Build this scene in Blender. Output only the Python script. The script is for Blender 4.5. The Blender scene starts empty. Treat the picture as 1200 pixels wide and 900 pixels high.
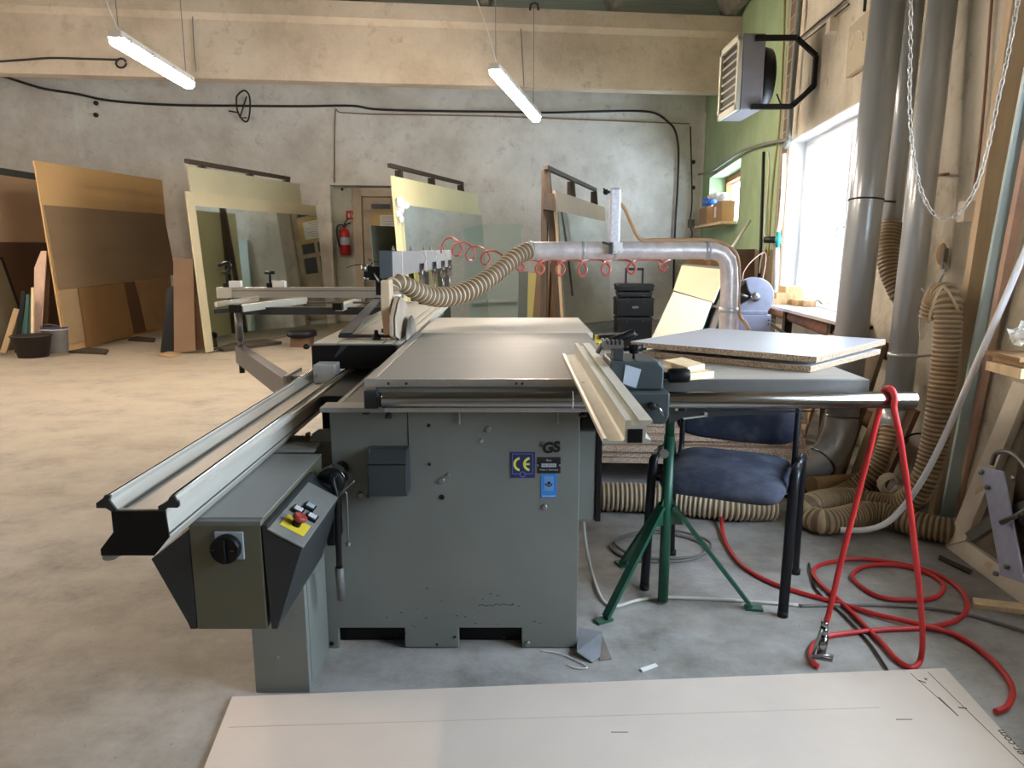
import bpy, bmesh, math, random
from mathutils import Vector, Matrix
random.seed(7)
V = Vector
C = bpy.context.scene.collection
H, FPX, PITCH = 1.253, 850.0, math.radians(10.66)
SP, CP = math.sin(PITCH), math.cos(PITCH)
O = V((0, 0, H))
# ---------------------------------------------------------------- measuring helpers
def ray(x, y):
    u, v = (x-600)/FPX, (450-y)/FPX
    return V((u, CP+v*SP, -SP+v*CP))
def P(x, y, Y=None, Z=None, X=None):
    d = ray(x, y)
    if Y is not None: t = Y/d.y
    elif Z is not None: t = (Z-H)/d.z
    else: t = X/d.x
    return O+d*t
def PP(x, y, pl, off=0.0):
    p0, n = pl
    p0 = p0+n*off
    d = ray(x, y)
    return O+d*((p0-O).dot(n)/d.dot(n))
def plane3(a, b, c, toward=None):
    n = (b-a).cross(c-a).normalized()
    if n.dot((toward or O)-a) < 0: n = -n
    return (a, n)
# ---------------------------------------------------------------- materials
def lin(c):
    r = []
    for x in c:
        x = x/255.0
        r.append(x/12.92 if x <= .04045 else ((x+.055)/1.055)**2.4)
    return r
_mats = {}
def M(name, col, rough=.5, metal=0.0, n=0, var=.15, bump=0.0, col2=None, stretch=None, detail=6, emit=0, trans=0, thr=None, spec=None, rvar=0):
    if name in _mats: return _mats[name]
    m = bpy.data.materials.new(name); m.use_nodes = True
    nt = m.node_tree; b = nt.nodes['Principled BSDF']
    a = lin(col)
    b.inputs['Base Color'].default_value = (*a, 1)
    b.inputs['Roughness'].default_value = rough
    b.inputs['Metallic'].default_value = metal
    if spec is not None: b.inputs['Specular IOR Level'].default_value = spec
    if trans: b.inputs['Transmission Weight'].default_value = trans
    if emit:
        b.inputs['Emission Color'].default_value = (*a, 1); b.inputs['Emission Strength'].default_value = emit
    if n:
        tc = nt.nodes.new('ShaderNodeTexCoord'); mp = nt.nodes.new('ShaderNodeMapping')
        if stretch: mp.inputs['Scale'].default_value = stretch
        nz = nt.nodes.new('ShaderNodeTexNoise'); nz.inputs['Scale'].default_value = n
        nz.inputs['Detail'].default_value = detail; nz.inputs['Roughness'].default_value = .6
        cr = nt.nodes.new('ShaderNodeValToRGB')
        lo = [x*(1-var) for x in a]; hi = [min(1, x*(1+var)) for x in a] if col2 is None else lin(col2)
        if col2 is not None: lo = a
        t0, t1 = thr or (.35, .65)
        cr.color_ramp.elements[0].position = t0; cr.color_ramp.elements[0].color = (*lo, 1)
        cr.color_ramp.elements[1].position = t1; cr.color_ramp.elements[1].color = (*hi, 1)
        L = nt.links
        L.new(tc.outputs['Object'], mp.inputs['Vector']); L.new(mp.outputs['Vector'], nz.inputs['Vector'])
        L.new(nz.outputs['Fac'], cr.inputs['Fac']); L.new(cr.outputs['Color'], b.inputs['Base Color'])
        if rvar:
            mr = nt.nodes.new('ShaderNodeMapRange'); mr.inputs['From Min'].default_value = .3; mr.inputs['From Max'].default_value = .7
            mr.inputs['To Min'].default_value = max(0, rough-rvar); mr.inputs['To Max'].default_value = min(1, rough+rvar)
            L.new(nz.outputs['Fac'], mr.inputs['Value']); L.new(mr.outputs['Result'], b.inputs['Roughness'])
        if bump:
            bp = nt.nodes.new('ShaderNodeBump'); bp.inputs['Strength'].default_value = bump; bp.inputs['Distance'].default_value = .02
            L.new(nz.outputs['Fac'], bp.inputs['Height']); L.new(bp.outputs['Normal'], b.inputs['Normal'])
    _mats[name] = m
    return m
class NT:
    def __init__(s, m): s.t = m.node_tree; s.b = s.t.nodes['Principled BSDF']
    def n(s, typ, **kw):
        q = s.t.nodes.new('ShaderNode'+typ)
        for k, v in kw.items():
            if hasattr(q, k): setattr(q, k, v)
            else: q.inputs[k.replace('_', ' ')].default_value = v
        return q
    def l(s, a, b): s.t.links.new(a, b)
    def noise(s, vec, scale, detail=6, rough=.6):
        q = s.n('TexNoise', Scale=scale, Detail=detail, Roughness=rough); s.l(vec, q.inputs['Vector']); return q.outputs['Fac']
    def ramp(s, fac, stops):
        q = s.n('ValToRGB'); e = q.color_ramp.elements
        while len(e) < len(stops): e.new(.5)
        for i, (p, c) in enumerate(stops):
            e[i].position = p; e[i].color = (*lin(c), 1) if isinstance(c, tuple) else (c, c, c, 1)
        s.l(fac, q.inputs['Fac']); return q.outputs['Color']
    def mix(s, fac, a, b):
        q = s.n('Mix', data_type='RGBA')
        if isinstance(fac, float): q.inputs[0].default_value = fac
        else: s.l(fac, q.inputs[0])
        for i, c in ((6, a), (7, b)):
            if isinstance(c, tuple): q.inputs[i].default_value = (*lin(c), 1)
            else: s.l(c, q.inputs[i])
        return q.outputs[2]
    def bump(s, h, st, dist=.02):
        q = s.n('Bump', Strength=st, Distance=dist); s.l(h, q.inputs['Height']); s.l(q.outputs['Normal'], s.b.inputs['Normal'])
def wall_mat(name, base, pale, dark, green=None):
    m = bpy.data.materials.new(name); m.use_nodes = True; t = NT(m)
    tc = t.n('TexCoord').outputs['Object']
    n1 = t.noise(tc, .9, 8, .65); n2 = t.noise(tc, 5, 10, .7); n3 = t.noise(tc, 28, 6, .7)
    c = t.ramp(n1, [(.36, dark), (.5, base), (.64, pale)])
    c = t.mix(t.ramp(n2, [(.33, 1.0), (.45, 0.0)]), c, dark)
    c = t.mix(t.ramp(n3, [(.27, 1.0), (.33, 0.0)]), c, (95, 85, 75))
    if green:
        sx = t.n('SeparateXYZ'); t.l(tc, sx.inputs[0])
        ad = t.n('Math', operation='MULTIPLY_ADD'); t.l(n2, ad.inputs[0]); ad.inputs[1].default_value = .35; t.l(sx.outputs['Y'], ad.inputs[2])
        gm = t.n('Math', operation='GREATER_THAN'); t.l(ad.outputs[0], gm.inputs[0]); gm.inputs[1].default_value = 7.42
        gc = t.mix(t.ramp(n1, [(.42, 0.0), (.62, 1.0)]), green, (158, 176, 138))
        gc = t.mix(t.ramp(n2, [(.27, 1.0), (.33, 0.0)]), gc, (170, 150, 118))
        # brown oil-paint dado below the green
        az = t.n('Math', operation='MULTIPLY_ADD'); t.l(n2, az.inputs[0]); az.inputs[1].default_value = .12; t.l(sx.outputs['Z'], az.inputs[2])
        zm = t.n('Math', operation='LESS_THAN'); t.l(az.outputs[0], zm.inputs[0]); zm.inputs[1].default_value = 1.29
        gc = t.mix(zm.outputs[0], gc, (105, 92, 74))
        # bare brick edge between the two paints
        b1 = t.n('Math', operation='SUBTRACT'); t.l(sx.outputs['Y'], b1.inputs[0]); b1.inputs[1].default_value = 7.11
        b2 = t.n('Math', operation='ABSOLUTE'); t.l(b1.outputs[0], b2.inputs[0])
        b3 = t.n('Math', operation='LESS_THAN'); t.l(b2.outputs[0], b3.inputs[0]); b3.inputs[1].default_value = .15
        c = t.mix(gm.outputs[0], c, gc)
        br = t.n('TexBrick', Scale=4.0); br.inputs['Color1'].default_value = (*lin((128, 108, 88)), 1); br.inputs['Color2'].default_value = (*lin((96, 82, 66)), 1); br.inputs['Mortar'].default_value = (*lin((160, 150, 132)), 1)
        mp = t.n('Mapping'); mp.inputs['Rotation'].default_value = (math.pi/2, 0, math.pi/2); t.l(tc, mp.inputs['Vector']); t.l(mp.outputs[0], br.inputs['Vector'])
        c = t.mix(b3.outputs[0], c, br.outputs['Color'])
    t.l(c, t.b.inputs['Base Color']); t.b.inputs['Roughness'].default_value = .92
    mx = t.n('Math', operation='ADD'); t.l(n2, mx.inputs[0]); t.l(n1, mx.inputs[1])
    t.bump(mx.outputs[0], .55, .05)
    _mats[name] = m
    return m
m_wall = wall_mat('plaster', (224, 220, 212), (236, 233, 226), (204, 198, 188))
m_wallr = wall_mat('right_wall_plaster', (206, 198, 180), (220, 213, 198), (178, 167, 148), green=(140, 160, 122))
m_beam = wall_mat('beam_concrete', (196, 182, 162), (206, 194, 176), (176, 162, 142))
def floor_mat():
    m = bpy.data.materials.new('concrete_floor'); m.use_nodes = True; t = NT(m)
    tc = t.n('TexCoord').outputs['Object']
    n1 = t.noise(tc, .55, 8, .6); n2 = t.noise(tc, 3.0, 10, .72); n3 = t.noise(tc, 45, 4, .7)
    mp = t.n('Mapping'); mp.inputs['Scale'].default_value = (1.0, 2.0, 1); mp.inputs['Rotation'].default_value = (0, 0, .35); t.l(tc, mp.inputs['Vector'])
    n4 = t.noise(mp.outputs[0], 1.6, 8, .65)
    c = t.ramp(n2, [(.32, (104, 101, 99)), (.5, (148, 146, 146)), (.66, (172, 171, 172))])
    dust = t.ramp(n1, [(.35, 0.0), (.62, 1.0)])
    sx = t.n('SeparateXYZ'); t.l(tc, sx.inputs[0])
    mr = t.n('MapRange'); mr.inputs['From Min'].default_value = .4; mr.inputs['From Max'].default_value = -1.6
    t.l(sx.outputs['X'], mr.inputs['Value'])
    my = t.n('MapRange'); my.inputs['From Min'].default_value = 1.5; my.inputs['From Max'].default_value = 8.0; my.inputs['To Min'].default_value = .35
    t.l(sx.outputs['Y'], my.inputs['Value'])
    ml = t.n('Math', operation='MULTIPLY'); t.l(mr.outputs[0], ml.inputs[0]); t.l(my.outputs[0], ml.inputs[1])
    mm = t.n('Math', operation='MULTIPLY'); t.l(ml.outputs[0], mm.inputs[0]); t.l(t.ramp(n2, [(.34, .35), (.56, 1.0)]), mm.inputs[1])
    c = t.mix(mm.outputs[0], c, (158, 145, 126))          # warm lamplight painted into the left floor, with some sawdust colour
    d2 = t.n('Math', operation='MULTIPLY'); t.l(dust, d2.inputs[0]); d2.inputs[1].default_value = .3
    c = t.mix(d2.outputs[0], c, (172, 160, 138))
    s4 = t.n('Math', operation='MULTIPLY'); t.l(t.ramp(n4, [(.32, 1.0), (.5, 0.0)]), s4.inputs[0]); s4.inputs[1].default_value = .38
    c = t.mix(s4.outputs[0], c, (120, 106, 88))
    s3 = t.n('Math', operation='MULTIPLY'); t.l(t.ramp(n3, [(.29, 1.0), (.34, 0.0)]), s3.inputs[0]); s3.inputs[1].default_value = .85
    c = t.mix(s3.outputs[0], c, (84, 76, 66))
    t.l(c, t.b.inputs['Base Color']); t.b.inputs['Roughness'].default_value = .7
    t.bump(n2, .35, .03)
    _mats['floor'] = m
    return m
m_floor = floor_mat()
def chip_mat():
    m = bpy.data.materials.new('chipboard_edge'); m.use_nodes = True; t = NT(m)
    tc = t.n('TexCoord').outputs['Object']
    n = t.noise(tc, 260, 3, .8)
    c = t.ramp(n, [(.36, (78, 62, 50)), (.48, (146, 124, 100)), (.62, (200, 178, 154))])
    t.l(c, t.b.inputs['Base Color']); t.b.inputs['Roughness'].default_value = .9; t.bump(n, .4, .004)
    return m
m_chip = chip_mat()
m_chipp = M('pinkish_chipboard', (150, 120, 100), .9, n=160, col2=(224, 200, 178), thr=(.35, .6), detail=3, bump=.3)
m_cab = M('machine_grey_paint', (112, 115, 110), .5, n=3, var=.08, rvar=.1)
m_cab2 = M('machine_light_grey_paint', (148, 148, 144), .5, n=3, var=.06)
m_olive = M('switch_box_paint', (98, 96, 78), .5, n=3, var=.05)
m_dark = M('dark_grey_paint', (46, 49, 50), .45, n=5, var=.1)
m_black = M('black_plastic', (10, 10, 11), .45, spec=.3)
m_blackm = M('black_rubber', (14, 14, 14), .7)
m_castg = M('casting_blue_grey', (52, 60, 62), .45, n=6, var=.08)
m_table = M('cast_iron_table', (126, 124, 119), .52, metal=.1, n=4, var=.12, stretch=(1, 6, 1), rvar=.1)
m_table2 = M('worn_table_plate', (170, 162, 152), .5, metal=.1, n=7, var=.08, stretch=(1, 5, 1))
m_alu = M('brushed_aluminium', (190, 188, 182), .36, metal=.8, n=10, var=.06, stretch=(8, .5, 8))
m_aluw = M('anodised_aluminium', (206, 203, 190), .42, metal=.45, n=18, var=.05)
m_alud = M('dull_aluminium', (112, 110, 107), .4, metal=.75, n=10, var=.07)
m_chrome = M('polished_steel', (150, 150, 150), .18, metal=1.0, n=12, var=.12, stretch=(.4, 8, 8), rvar=.05)
m_steel = M('steel', (150, 150, 148), .35, metal=.9)
m_galv = M('galvanised_duct', (196, 201, 206), .28, metal=.4, n=4, var=.05, stretch=(2, 2, .3))
m_foil = M('foil_duct', (216, 208, 208), .34, metal=.25, n=16, var=.14, bump=.25)
m_hose = M('tan_flexible_hose', (168, 146, 114), .5, n=14, var=.16)
m_hosel = M('pale_flexible_hose', (198, 182, 156), .45, n=14, var=.12)
m_groove = M('hose_film_brown', (118, 98, 72), .55, n=14, var=.15)
m_groovel = M('hose_film_tan', (128, 106, 78), .55, n=14, var=.12)
m_red = M('red_rubber_hose', (196, 44, 46), .45, n=5, var=.12)
m_redc = M('red_coil', (140, 44, 40), .35)
m_green = M('green_paint_steel', (28, 82, 62), .4, n=10, var=.15)
m_blue = M('blue_fabric', (36, 41, 58), .95, n=9, var=.35, col2=(78, 80, 92), thr=(.42, .75), bump=.15)
m_chairf = M('black_chair_steel', (26, 28, 34), .4, metal=.2)
m_card = M('grey_cardboard', (206, 190, 176), .8, n=2.2, var=.05)
m_cardb = M('brown_cardboard', (150, 116, 80), .85, n=4, var=.1)
m_ply = M('plywood_face', (206, 176, 124), .6, n=1.2, var=.07, stretch=(1, .6, 3))
m_mdfo = M('mdf_face', (198, 160, 108), .6, n=1, var=.06)
m_brown = M('brown_board', (134, 110, 82), .55, n=1.5, var=.1, stretch=(1, .5, 2))
m_brownd = M('dark_brown_board', (92, 66, 42), .6, n=1.5, var=.12)
m_tan = M('tan_board', (168, 140, 104), .6, n=1.5, var=.1)
m_cream = M('cream_board', (198, 188, 154), .5, n=1.5, var=.04)
m_yellow = M('pale_yellow_board', (222, 216, 170), .5, n=1.2, var=.04)
m_oliveb = M('olive_board', (148, 142, 88), .5, n=2, var=.06)
m_greyb = M('dark_grey_board', (70, 78, 76), .5, n=2, var=.08)
m_palegreen = M('pale_green_board', (188, 198, 184), .4, n=1.5, var=.04)
m_white = M('white_laminate', (204, 203, 210), .3, n=3, var=.02)
m_whitem = M('white_paint', (226, 226, 224), .5, n=8, var=.05)
m_pvc = M('white_pvc', (232, 232, 236), .35)
m_wood = M('raw_timber', (196, 158, 112), .7, n=6, var=.18, stretch=(4, 4, .6))
m_woodd = M('dark_timber', (62, 50, 38), .75, n=6, var=.25, stretch=(4, 4, .6))
m_pinew = M('pale_timber', (222, 196, 156), .7, n=10, var=.12, stretch=(3, 3, .6))
m_oldp = M('old_cream_paint', (226, 216, 198), .6, n=6, var=.1)
m_doorp = M('old_door_paint', (184, 170, 150), .6, n=5, var=.12)
m_mirror = M('mirror_silver', (226, 234, 230), .03, metal=1.0)
m_glassd = M('dark_door_glass', (84, 88, 96), .15)
m_paper = M('white_paper', (236, 234, 230), .8)
m_ink = M('dark_ink', (60, 58, 60), .8)
m_yel = M('yellow_plate', (222, 196, 60), .5)
m_redb = M('red_button', (150, 50, 48), .4)
m_ext = M('extinguisher_red', (170, 26, 34), .35)
m_signr = M('sign_red', (196, 30, 34), .5)
m_cable = M('black_cable', (44, 38, 34), .6)
m_cablew = M('white_cable', (206, 200, 190), .55)
m_cableg = M('grey_cable', (116, 112, 108), .6)
m_tube = M('lamp_tube', (255, 236, 216),   .4, emit=98)
m_lampb = M('lamp_body', (190, 186, 176), .5)
m_teal = M('teal_plastic', (24, 120, 116), .4)
m_pvcf = M('window_upvc', (238, 240, 244), .35)
m_reveal = M('white_reveal', (232, 232, 232), .8, n=6, var=.03)
m_bagb = M('blue_bag', (62, 118, 214), .4, n=30, var=.4)
m_bagw = M('white_bag', (222, 226, 232), .4, n=30, var=.12)
m_guard = M('dusty_guard_plastic', (178, 160, 140), .5, n=9, var=.18)
m_stickb = M('sticker_navy', (34, 40, 84), .5)
m_stickbl = M('sticker_blue', (40, 122, 196), .5)
m_sticky = M('sticker_yellow', (214, 212, 90), .5)
m_stickk = M('sticker_black', (14, 14, 14), .5)
m_stickg = M('sticker_silver', (168, 176, 186), .35)
m_rust = M('rusty_pipe', (132, 92, 72), .6, n=10, var=.25)
m_bluegrey = M('blue_grey_panel', (186, 208, 210), .4, n=3, var=.04)
m_pink = M('pinkish_edge', (212, 178, 156), .6, n=12, var=.08)
m_discg = M('grey_blue_casting', (166, 172, 196), .35, metal=.3, n=20, var=.08)
m_heat = M('heater_grey', (120, 118, 124), .5, n=4, var=.05)
m_heatl = M('heater_light', (178, 176, 160), .5, n=4, var=.05)
m_rib = M('dark_concrete', (116, 112, 100), .85, n=6, var=.2, bump=.3)
m_clear = M('clear_acrylic', (200, 206, 210), .25, trans=.6)
def glass_mat():
    m = bpy.data.materials.new('window_glass'); m.use_nodes = True; nt = m.node_tree
    nt.nodes.remove(nt.nodes['Principled BSDF'])
    tr = nt.nodes.new('ShaderNodeBsdfTransparent'); tr.inputs[0].default_value = (.93, .95, .96, 1)
    gl = nt.nodes.new('ShaderNodeBsdfGlossy'); gl.inputs['Roughness'].default_value = .03
    mx = nt.nodes.new('ShaderNodeMixShader'); mx.inputs[0].default_value = .06
    nt.links.new(tr.outputs[0], mx.inputs[1]); nt.links.new(gl.outputs[0], mx.inputs[2])
    nt.links.new(mx.outputs[0], nt.nodes['Material Output'].inputs[0])
    return m
m_glass = glass_mat()
# ---------------------------------------------------------------- mesh builder
ORG = {}
class MB:
    def __init__(s): s.bm = bmesh.new(); s.mi = 0
    def _f(s, vs, smooth=False):
        try:
            f = s.bm.faces.new(vs); f.smooth = smooth; f.material_index = s.mi; return f
        except ValueError: return None
    def hexa(s, p):
        v = [s.bm.verts.new(q) for q in p]
        for idx in ((0, 1, 2, 3), (7, 6, 5, 4), (0, 4, 5, 1), (1, 5, 6, 2), (2, 6, 7, 3), (3, 7, 4, 0)): s._f([v[i] for i in idx])
        return s
    def box(s, x0, x1, y0, y1, z0, z1):
        return s.hexa([(x0, y0, z0), (x1, y0, z0), (x1, y1, z0), (x0, y1, z0), (x0, y0, z1), (x1, y0, z1), (x1, y1, z1), (x0, y1, z1)])
    def obox(s, c, a, b, w):
        c, a, b, w = V(c), V(a)/2, V(b)/2, V(w)/2
        return s.hexa([c-a-b-w, c+a-b-w, c+a+b-w, c-a+b-w, c-a-b+w, c+a-b+w, c+a+b+w, c-a+b+w])
    def bar(s, p0, p1, w, h, up=(0, 0, 1)):
        p0, p1 = V(p0), V(p1); d = p1-p0; u = V(up)
        a = d.cross(u).normalized(); b = a.cross(d).normalized()
        return s.obox((p0+p1)/2, d, a*w, b*h)
    def prism(s, pts, vec):
        vec = V(vec); n = len(pts)
        a = [s.bm.verts.new(V(p)) for p in pts]; b = [s.bm.verts.new(V(p)+vec) for p in pts]
        s._f(a[::-1]); s._f(b)
        for i in range(n): s._f([a[i], a[(i+1) % n], b[(i+1) % n], b[i]])
        return s
    def tube(s, path, r, n=12, cap=True, closed=False, sq=1.0, mf=None):
        path = [V(p) for p in path]; N = len(path); rs = r if isinstance(r, (list, tuple)) else [r]*N
        rings = []; prev = None
        for i, p in enumerate(path):
            if closed: t = path[(i+1) % N]-path[i-1]
            else: t = path[min(i+1, N-1)]-path[max(i-1, 0)]
            t.normalize()
            if prev is None:
                a = t.orthogonal().normalized()
                if abs(t.z) < .9: a = t.cross(V((0, 0, 1))).normalized()
            else:
                a = prev-t*prev.dot(t)
                a = a.normalized() if a.length > 1e-6 else t.orthogonal().normalized()
            prev = a; b = t.cross(a)
            rings.append([s.bm.verts.new(p+(a*math.cos(2*math.pi*k/n)+b*sq*math.sin(2*math.pi*k/n))*rs[i]) for k in range(n)])
        for i in range(N if closed else N-1):
            A, B = rings[i], rings[(i+1) % N]
            if mf: s.mi = mf(i)
            for k in range(n): s._f([A[k], A[(k+1) % n], B[(k+1) % n], B[k]], True)
        if cap and not closed: s._f(rings[0][::-1]); s._f(rings[-1])
        return s
    def cyl(s, p0, p1, r, r1=None, n=20):
        return s.tube([p0, p1], [r, r if r1 is None else r1], n)
    def lathe(s, c, ax, prof, n=24):
        c, ax = V(c), V(ax).normalized(); a = ax.orthogonal().normalized(); b = ax.cross(a)
        R = [[s.bm.verts.new(c+ax*h+(a*math.cos(2*math.pi*k/n)+b*math.sin(2*math.pi*k/n))*max(r, 1e-4)) for k in range(n)] for r, h in prof]
        for i in range(len(R)-1):
            for k in range(n): s._f([R[i][k], R[i][(k+1) % n], R[i+1][(k+1) % n], R[i+1][k]], True)
        s._f(R[0][::-1]); s._f(R[-1]); return s
    def sph(s, c, r, n=12):
        c = V(c); r3 = r if isinstance(r, (tuple, list)) else (r, r, r)
        m = bmesh.ops.create_uvsphere(s.bm, u_segments=n, v_segments=n//2+2, radius=1)
        for v in m['verts']: v.co = V((v.co.x*r3[0], v.co.y*r3[1], v.co.z*r3[2]))+c
        for v in m['verts']:
            for f in v.link_faces: f.smooth = True; f.material_index = s.mi
        return s
    def sell(s, fn, nu=28, nv=14, e=.45):
        "superellipsoid through fn(a,b,c) with a,b,c in -1..1"
        def sg(x, p): return math.copysign(abs(x)**p, x)
        R = []
        for i in range(nv+1):
            ph = -math.pi/2+math.pi*i/nv; row = []
            for k in range(nu):
                th = 2*math.pi*k/nu
                cp = sg(math.cos(ph), .7)
                row.append(s.bm.verts.new(fn(cp*sg(math.cos(th), e), cp*sg(math.sin(th), e), sg(math.sin(ph), .8))))
            R.append(row)
        for i in range(nv):
            for k in range(nu): s._f([R[i][k], R[i][(k+1) % nu], R[i+1][(k+1) % nu], R[i+1][k]], True)
        return s
    def build(s, name, mat, parent=None, bevel=0, loc=None, **props):
        bm = s.bm
        bmesh.ops.remove_doubles(bm, verts=bm.verts, dist=1e-6)
        bmesh.ops.recalc_face_normals(bm, faces=bm.faces)
        if parent is not None: o0 = ORG[parent.name]
        elif loc is not None: o0 = V(loc)
        else:
            xs = [v.co for v in bm.verts]
            o0 = V((sum(c.x for c in xs)/len(xs), sum(c.y for c in xs)/len(xs), min(c.z for c in xs)))
            if props.get('kind') == 'structure': o0 = V((0, 0, 0))
        for v in bm.verts: v.co -= o0
        me = bpy.data.meshes.new(name); bm.to_mesh(me); bm.free()
        for m in (mat if isinstance(mat, (list, tuple)) else [mat]): me.materials.append(m)
        o = bpy.data.objects.new(name, me); C.objects.link(o)
        if parent is not None: o.parent = parent
        else: o.location = o0
        ORG[o.name] = o0
        if bevel:
            md = o.modifiers.new('b', 'BEVEL'); md.width = bevel; md.segments = 2; md.limit_method = 'ANGLE'; md.angle_limit = math.radians(40)
        for k, v in props.items(): o[k] = v
        return o
def thing(name, label, cat, loc, group=None):
    o = bpy.data.objects.new(name, None); o.empty_display_size = .1; C.objects.link(o); o.location = loc
    ORG[o.name] = V(loc); o['label'] = label; o['category'] = cat
    if group: o['group'] = group
    return o
def T(label, cat, group=None):
    d = {'label': label, 'category': cat}
    if group: d['group'] = group
    return d
ST = {'kind': 'structure'}
def crs(pts, n=8, closed=False):
    pts = [V(p) for p in pts]; N = len(pts); out = []
    for i in range(N if closed else N-1):
        if closed: a, b, c, d = pts[i-1], pts[i], pts[(i+1) % N], pts[(i+2) % N]
        else: a, b, c, d = pts[max(i-1, 0)], pts[i], pts[i+1], pts[min(i+2, N-1)]
        for k in range(n):
            t = k/n
            out.append(.5*((2*b)+(c-a)*t+(2*a-5*b+4*c-d)*t*t+(3*b-a-3*c+d)*t**3))
    if not closed: out.append(pts[-1])
    return out
def resample(path, step):
    path = [V(p) for p in path]; L = [0]
    for i in range(1, len(path)): L.append(L[-1]+(path[i]-path[i-1]).length)
    n = max(2, int(L[-1]/step)); out = []; j = 0
    for k in range(n+1):
        d = L[-1]*k/n
        while j < len(L)-2 and L[j+1] < d: j += 1
        t = (d-L[j])/max(1e-9, L[j+1]-L[j]); out.append(path[j].lerp(path[j+1], t))
    return out
def corr(path, r, pitch=.016, depth=.005, n=18):
    "corrugated hose: four rings to each ridge"
    p = resample(path, pitch/6); rs = [r-depth*(0, 0, .6, 1, 1, .6)[i % 6] for i in range(len(p))]
    return MB().tube(p, rs, n, mf=lambda i: 0 if i % 6 < 2 or i % 6 == 5 else 1)
def text(s, size, pos, xd, yd, mat, parent, name='lettering', align='CENTER', ext=.0004, bold=0):
    cu = bpy.data.curves.new(name, 'FONT'); cu.body = s; cu.size = size; cu.align_x = align; cu.align_y = 'CENTER'; cu.extrude = ext; cu.offset = bold
    t = bpy.data.objects.new('tmp', cu); C.objects.link(t)
    bpy.context.view_layer.update()
    me = bpy.data.meshes.new_from_object(t); bpy.data.objects.remove(t)
    xd, yd = V(xd).normalized(), V(yd).normalized(); zd = xd.cross(yd)
    R = Matrix((xd, yd, zd)).transposed().to_4x4(); R.translation = V(pos)-ORG[parent.name]
    me.transform(R); me.materials.clear(); me.materials.append(mat)
    o = bpy.data.objects.new(name, me); C.objects.link(o); o.parent = parent; ORG[o.name] = ORG[parent.name]
    return o
def quadslab(px, pl, off, th, mb=None):
    "sheet on a plane: four pixel corners, its outer face at off, thickness th behind"
    mb = mb or MB()
    return mb.prism([PP(x, y, pl, off) for x, y in px], -pl[1]*th)

# ================================================================= ROOM
def RWX(Y): return 2.1+.125*(Y-3.5)          # inner face of the right wall
wd = V((.125, 1, 0)).normalized(); wn = V((1, -.125, 0)).normalized()
RW = (V((2.1, 3.5, 0)), -wn)
def RP(x, y, off=0): return PP(x, y, RW, off)
bd = V((math.cos(math.radians(7)), math.sin(math.radians(7)), 0)); bn = V((-bd.y, bd.x, 0))
B0 = V((-1.9, 12.3, 0)); BW = (B0, -bn)
def BP(x, y, off=0): return PP(x, y, BW, off)
def wall_holes(p0, d, n, L, z1, th, holes):
    "wall from p0 along d, outward n, with rectangular holes (s0,s1,z0,z1)"
    ss = sorted({0, L, *[h[0] for h in holes], *[h[1] for h in holes]}); zz = sorted({0, z1, *[h[2] for h in holes], *[h[3] for h in holes]})
    mb = MB()
    for i in range(len(ss)-1):
        for j in range(len(zz)-1):
            cs, cz = (ss[i]+ss[i+1])/2, (zz[j]+zz[j+1])/2
            if any(h[0] < cs < h[1] and h[2] < cz < h[3] for h in holes): continue
            a, b = p0+d*ss[i], p0+d*ss[i+1]
            mb.hexa([a+V((0, 0, zz[j])), b+V((0, 0, zz[j])), b+n*th+V((0, 0, zz[j])), a+n*th+V((0, 0, zz[j])),
                     a+V((0, 0, zz[j+1])), b+V((0, 0, zz[j+1])), b+n*th+V((0, 0, zz[j+1])), a+n*th+V((0, 0, zz[j+1]))])
    return mb
ZC = 4.75
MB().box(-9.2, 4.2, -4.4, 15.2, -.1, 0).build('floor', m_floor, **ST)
MB().box(-9.2, 4.2, -4.4, 15.2, ZC, ZC+.1).build('ceiling', M('roof_sheets', (132, 134, 118), .8, n=5, var=.2, stretch=(.5, 6, 1)), **ST)
rw0 = V((RWX(-4.2), -4.2, 0)); SL = math.hypot(.125, 1)
def rs(Y): return (Y+4.2)*SL
HOLES_R = [(rs(4.85), rs(6.85), .80, 2.2), (rs(9.3), rs(12.0), 1.55, 2.34), (rs(.5), rs(2.5), .85, 2.25)]
wall_holes(rw0, wd, wn, rs(14.4), ZC, .45, HOLES_R).build('wall_right', m_wallr, **ST)
# back wall with the deep door niche
bL = B0-bd*7.4
def bs(x, y=300): return (BP(x, y)-bL).dot(bd)
MB().hexa([B0-bd*2+bn*.34, B0+bd*2.5+bn*.34, B0+bd*2.5+bn*.5, B0-bd*2+bn*.5]+[q+V((0, 0, 2.9)) for q in (B0-bd*2+bn*.34, B0+bd*2.5+bn*.34, B0+bd*2.5+bn*.5, B0-bd*2+bn*.5)]).build('wall_niche', wall_mat('niche_plaster', (206, 208, 198), (220, 222, 214), (190, 190, 180)), **ST)
ns0, ns1, nz = bs(390), bs(503), BP(415, 217).z
wall_holes(bL, bd, bn, (B0+bd*5.6-bL).length, ZC, .34, [(ns0, ns1, 0, nz)]).build('wall_back', m_wall, **ST)
MB().box(-9.1, -8.9, -4.3, 12, 0, ZC).build('wall_left', m_wall, **ST)
MB().box(-9.1, 2.0, -4.3, -4.1, 0, ZC).build('wall_front', m_wall, **ST)
# shallow pilaster where the left bay starts
a = BP(-60, 300); b = BP(106, 300)
MB().hexa([V((a.x, a.y, 0)), V((b.x, b.y, 0)), V((b.x, b.y, 0))-bn*.05, V((a.x, a.y, 0))-bn*.05,
           V((a.x, a.y, 3.6)), V((b.x, b.y, 3.6)), V((b.x, b.y, 3.6))-bn*.05, V((a.x, a.y, 3.6))-bn*.05]).build('pillar', m_wall, **ST)
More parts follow.
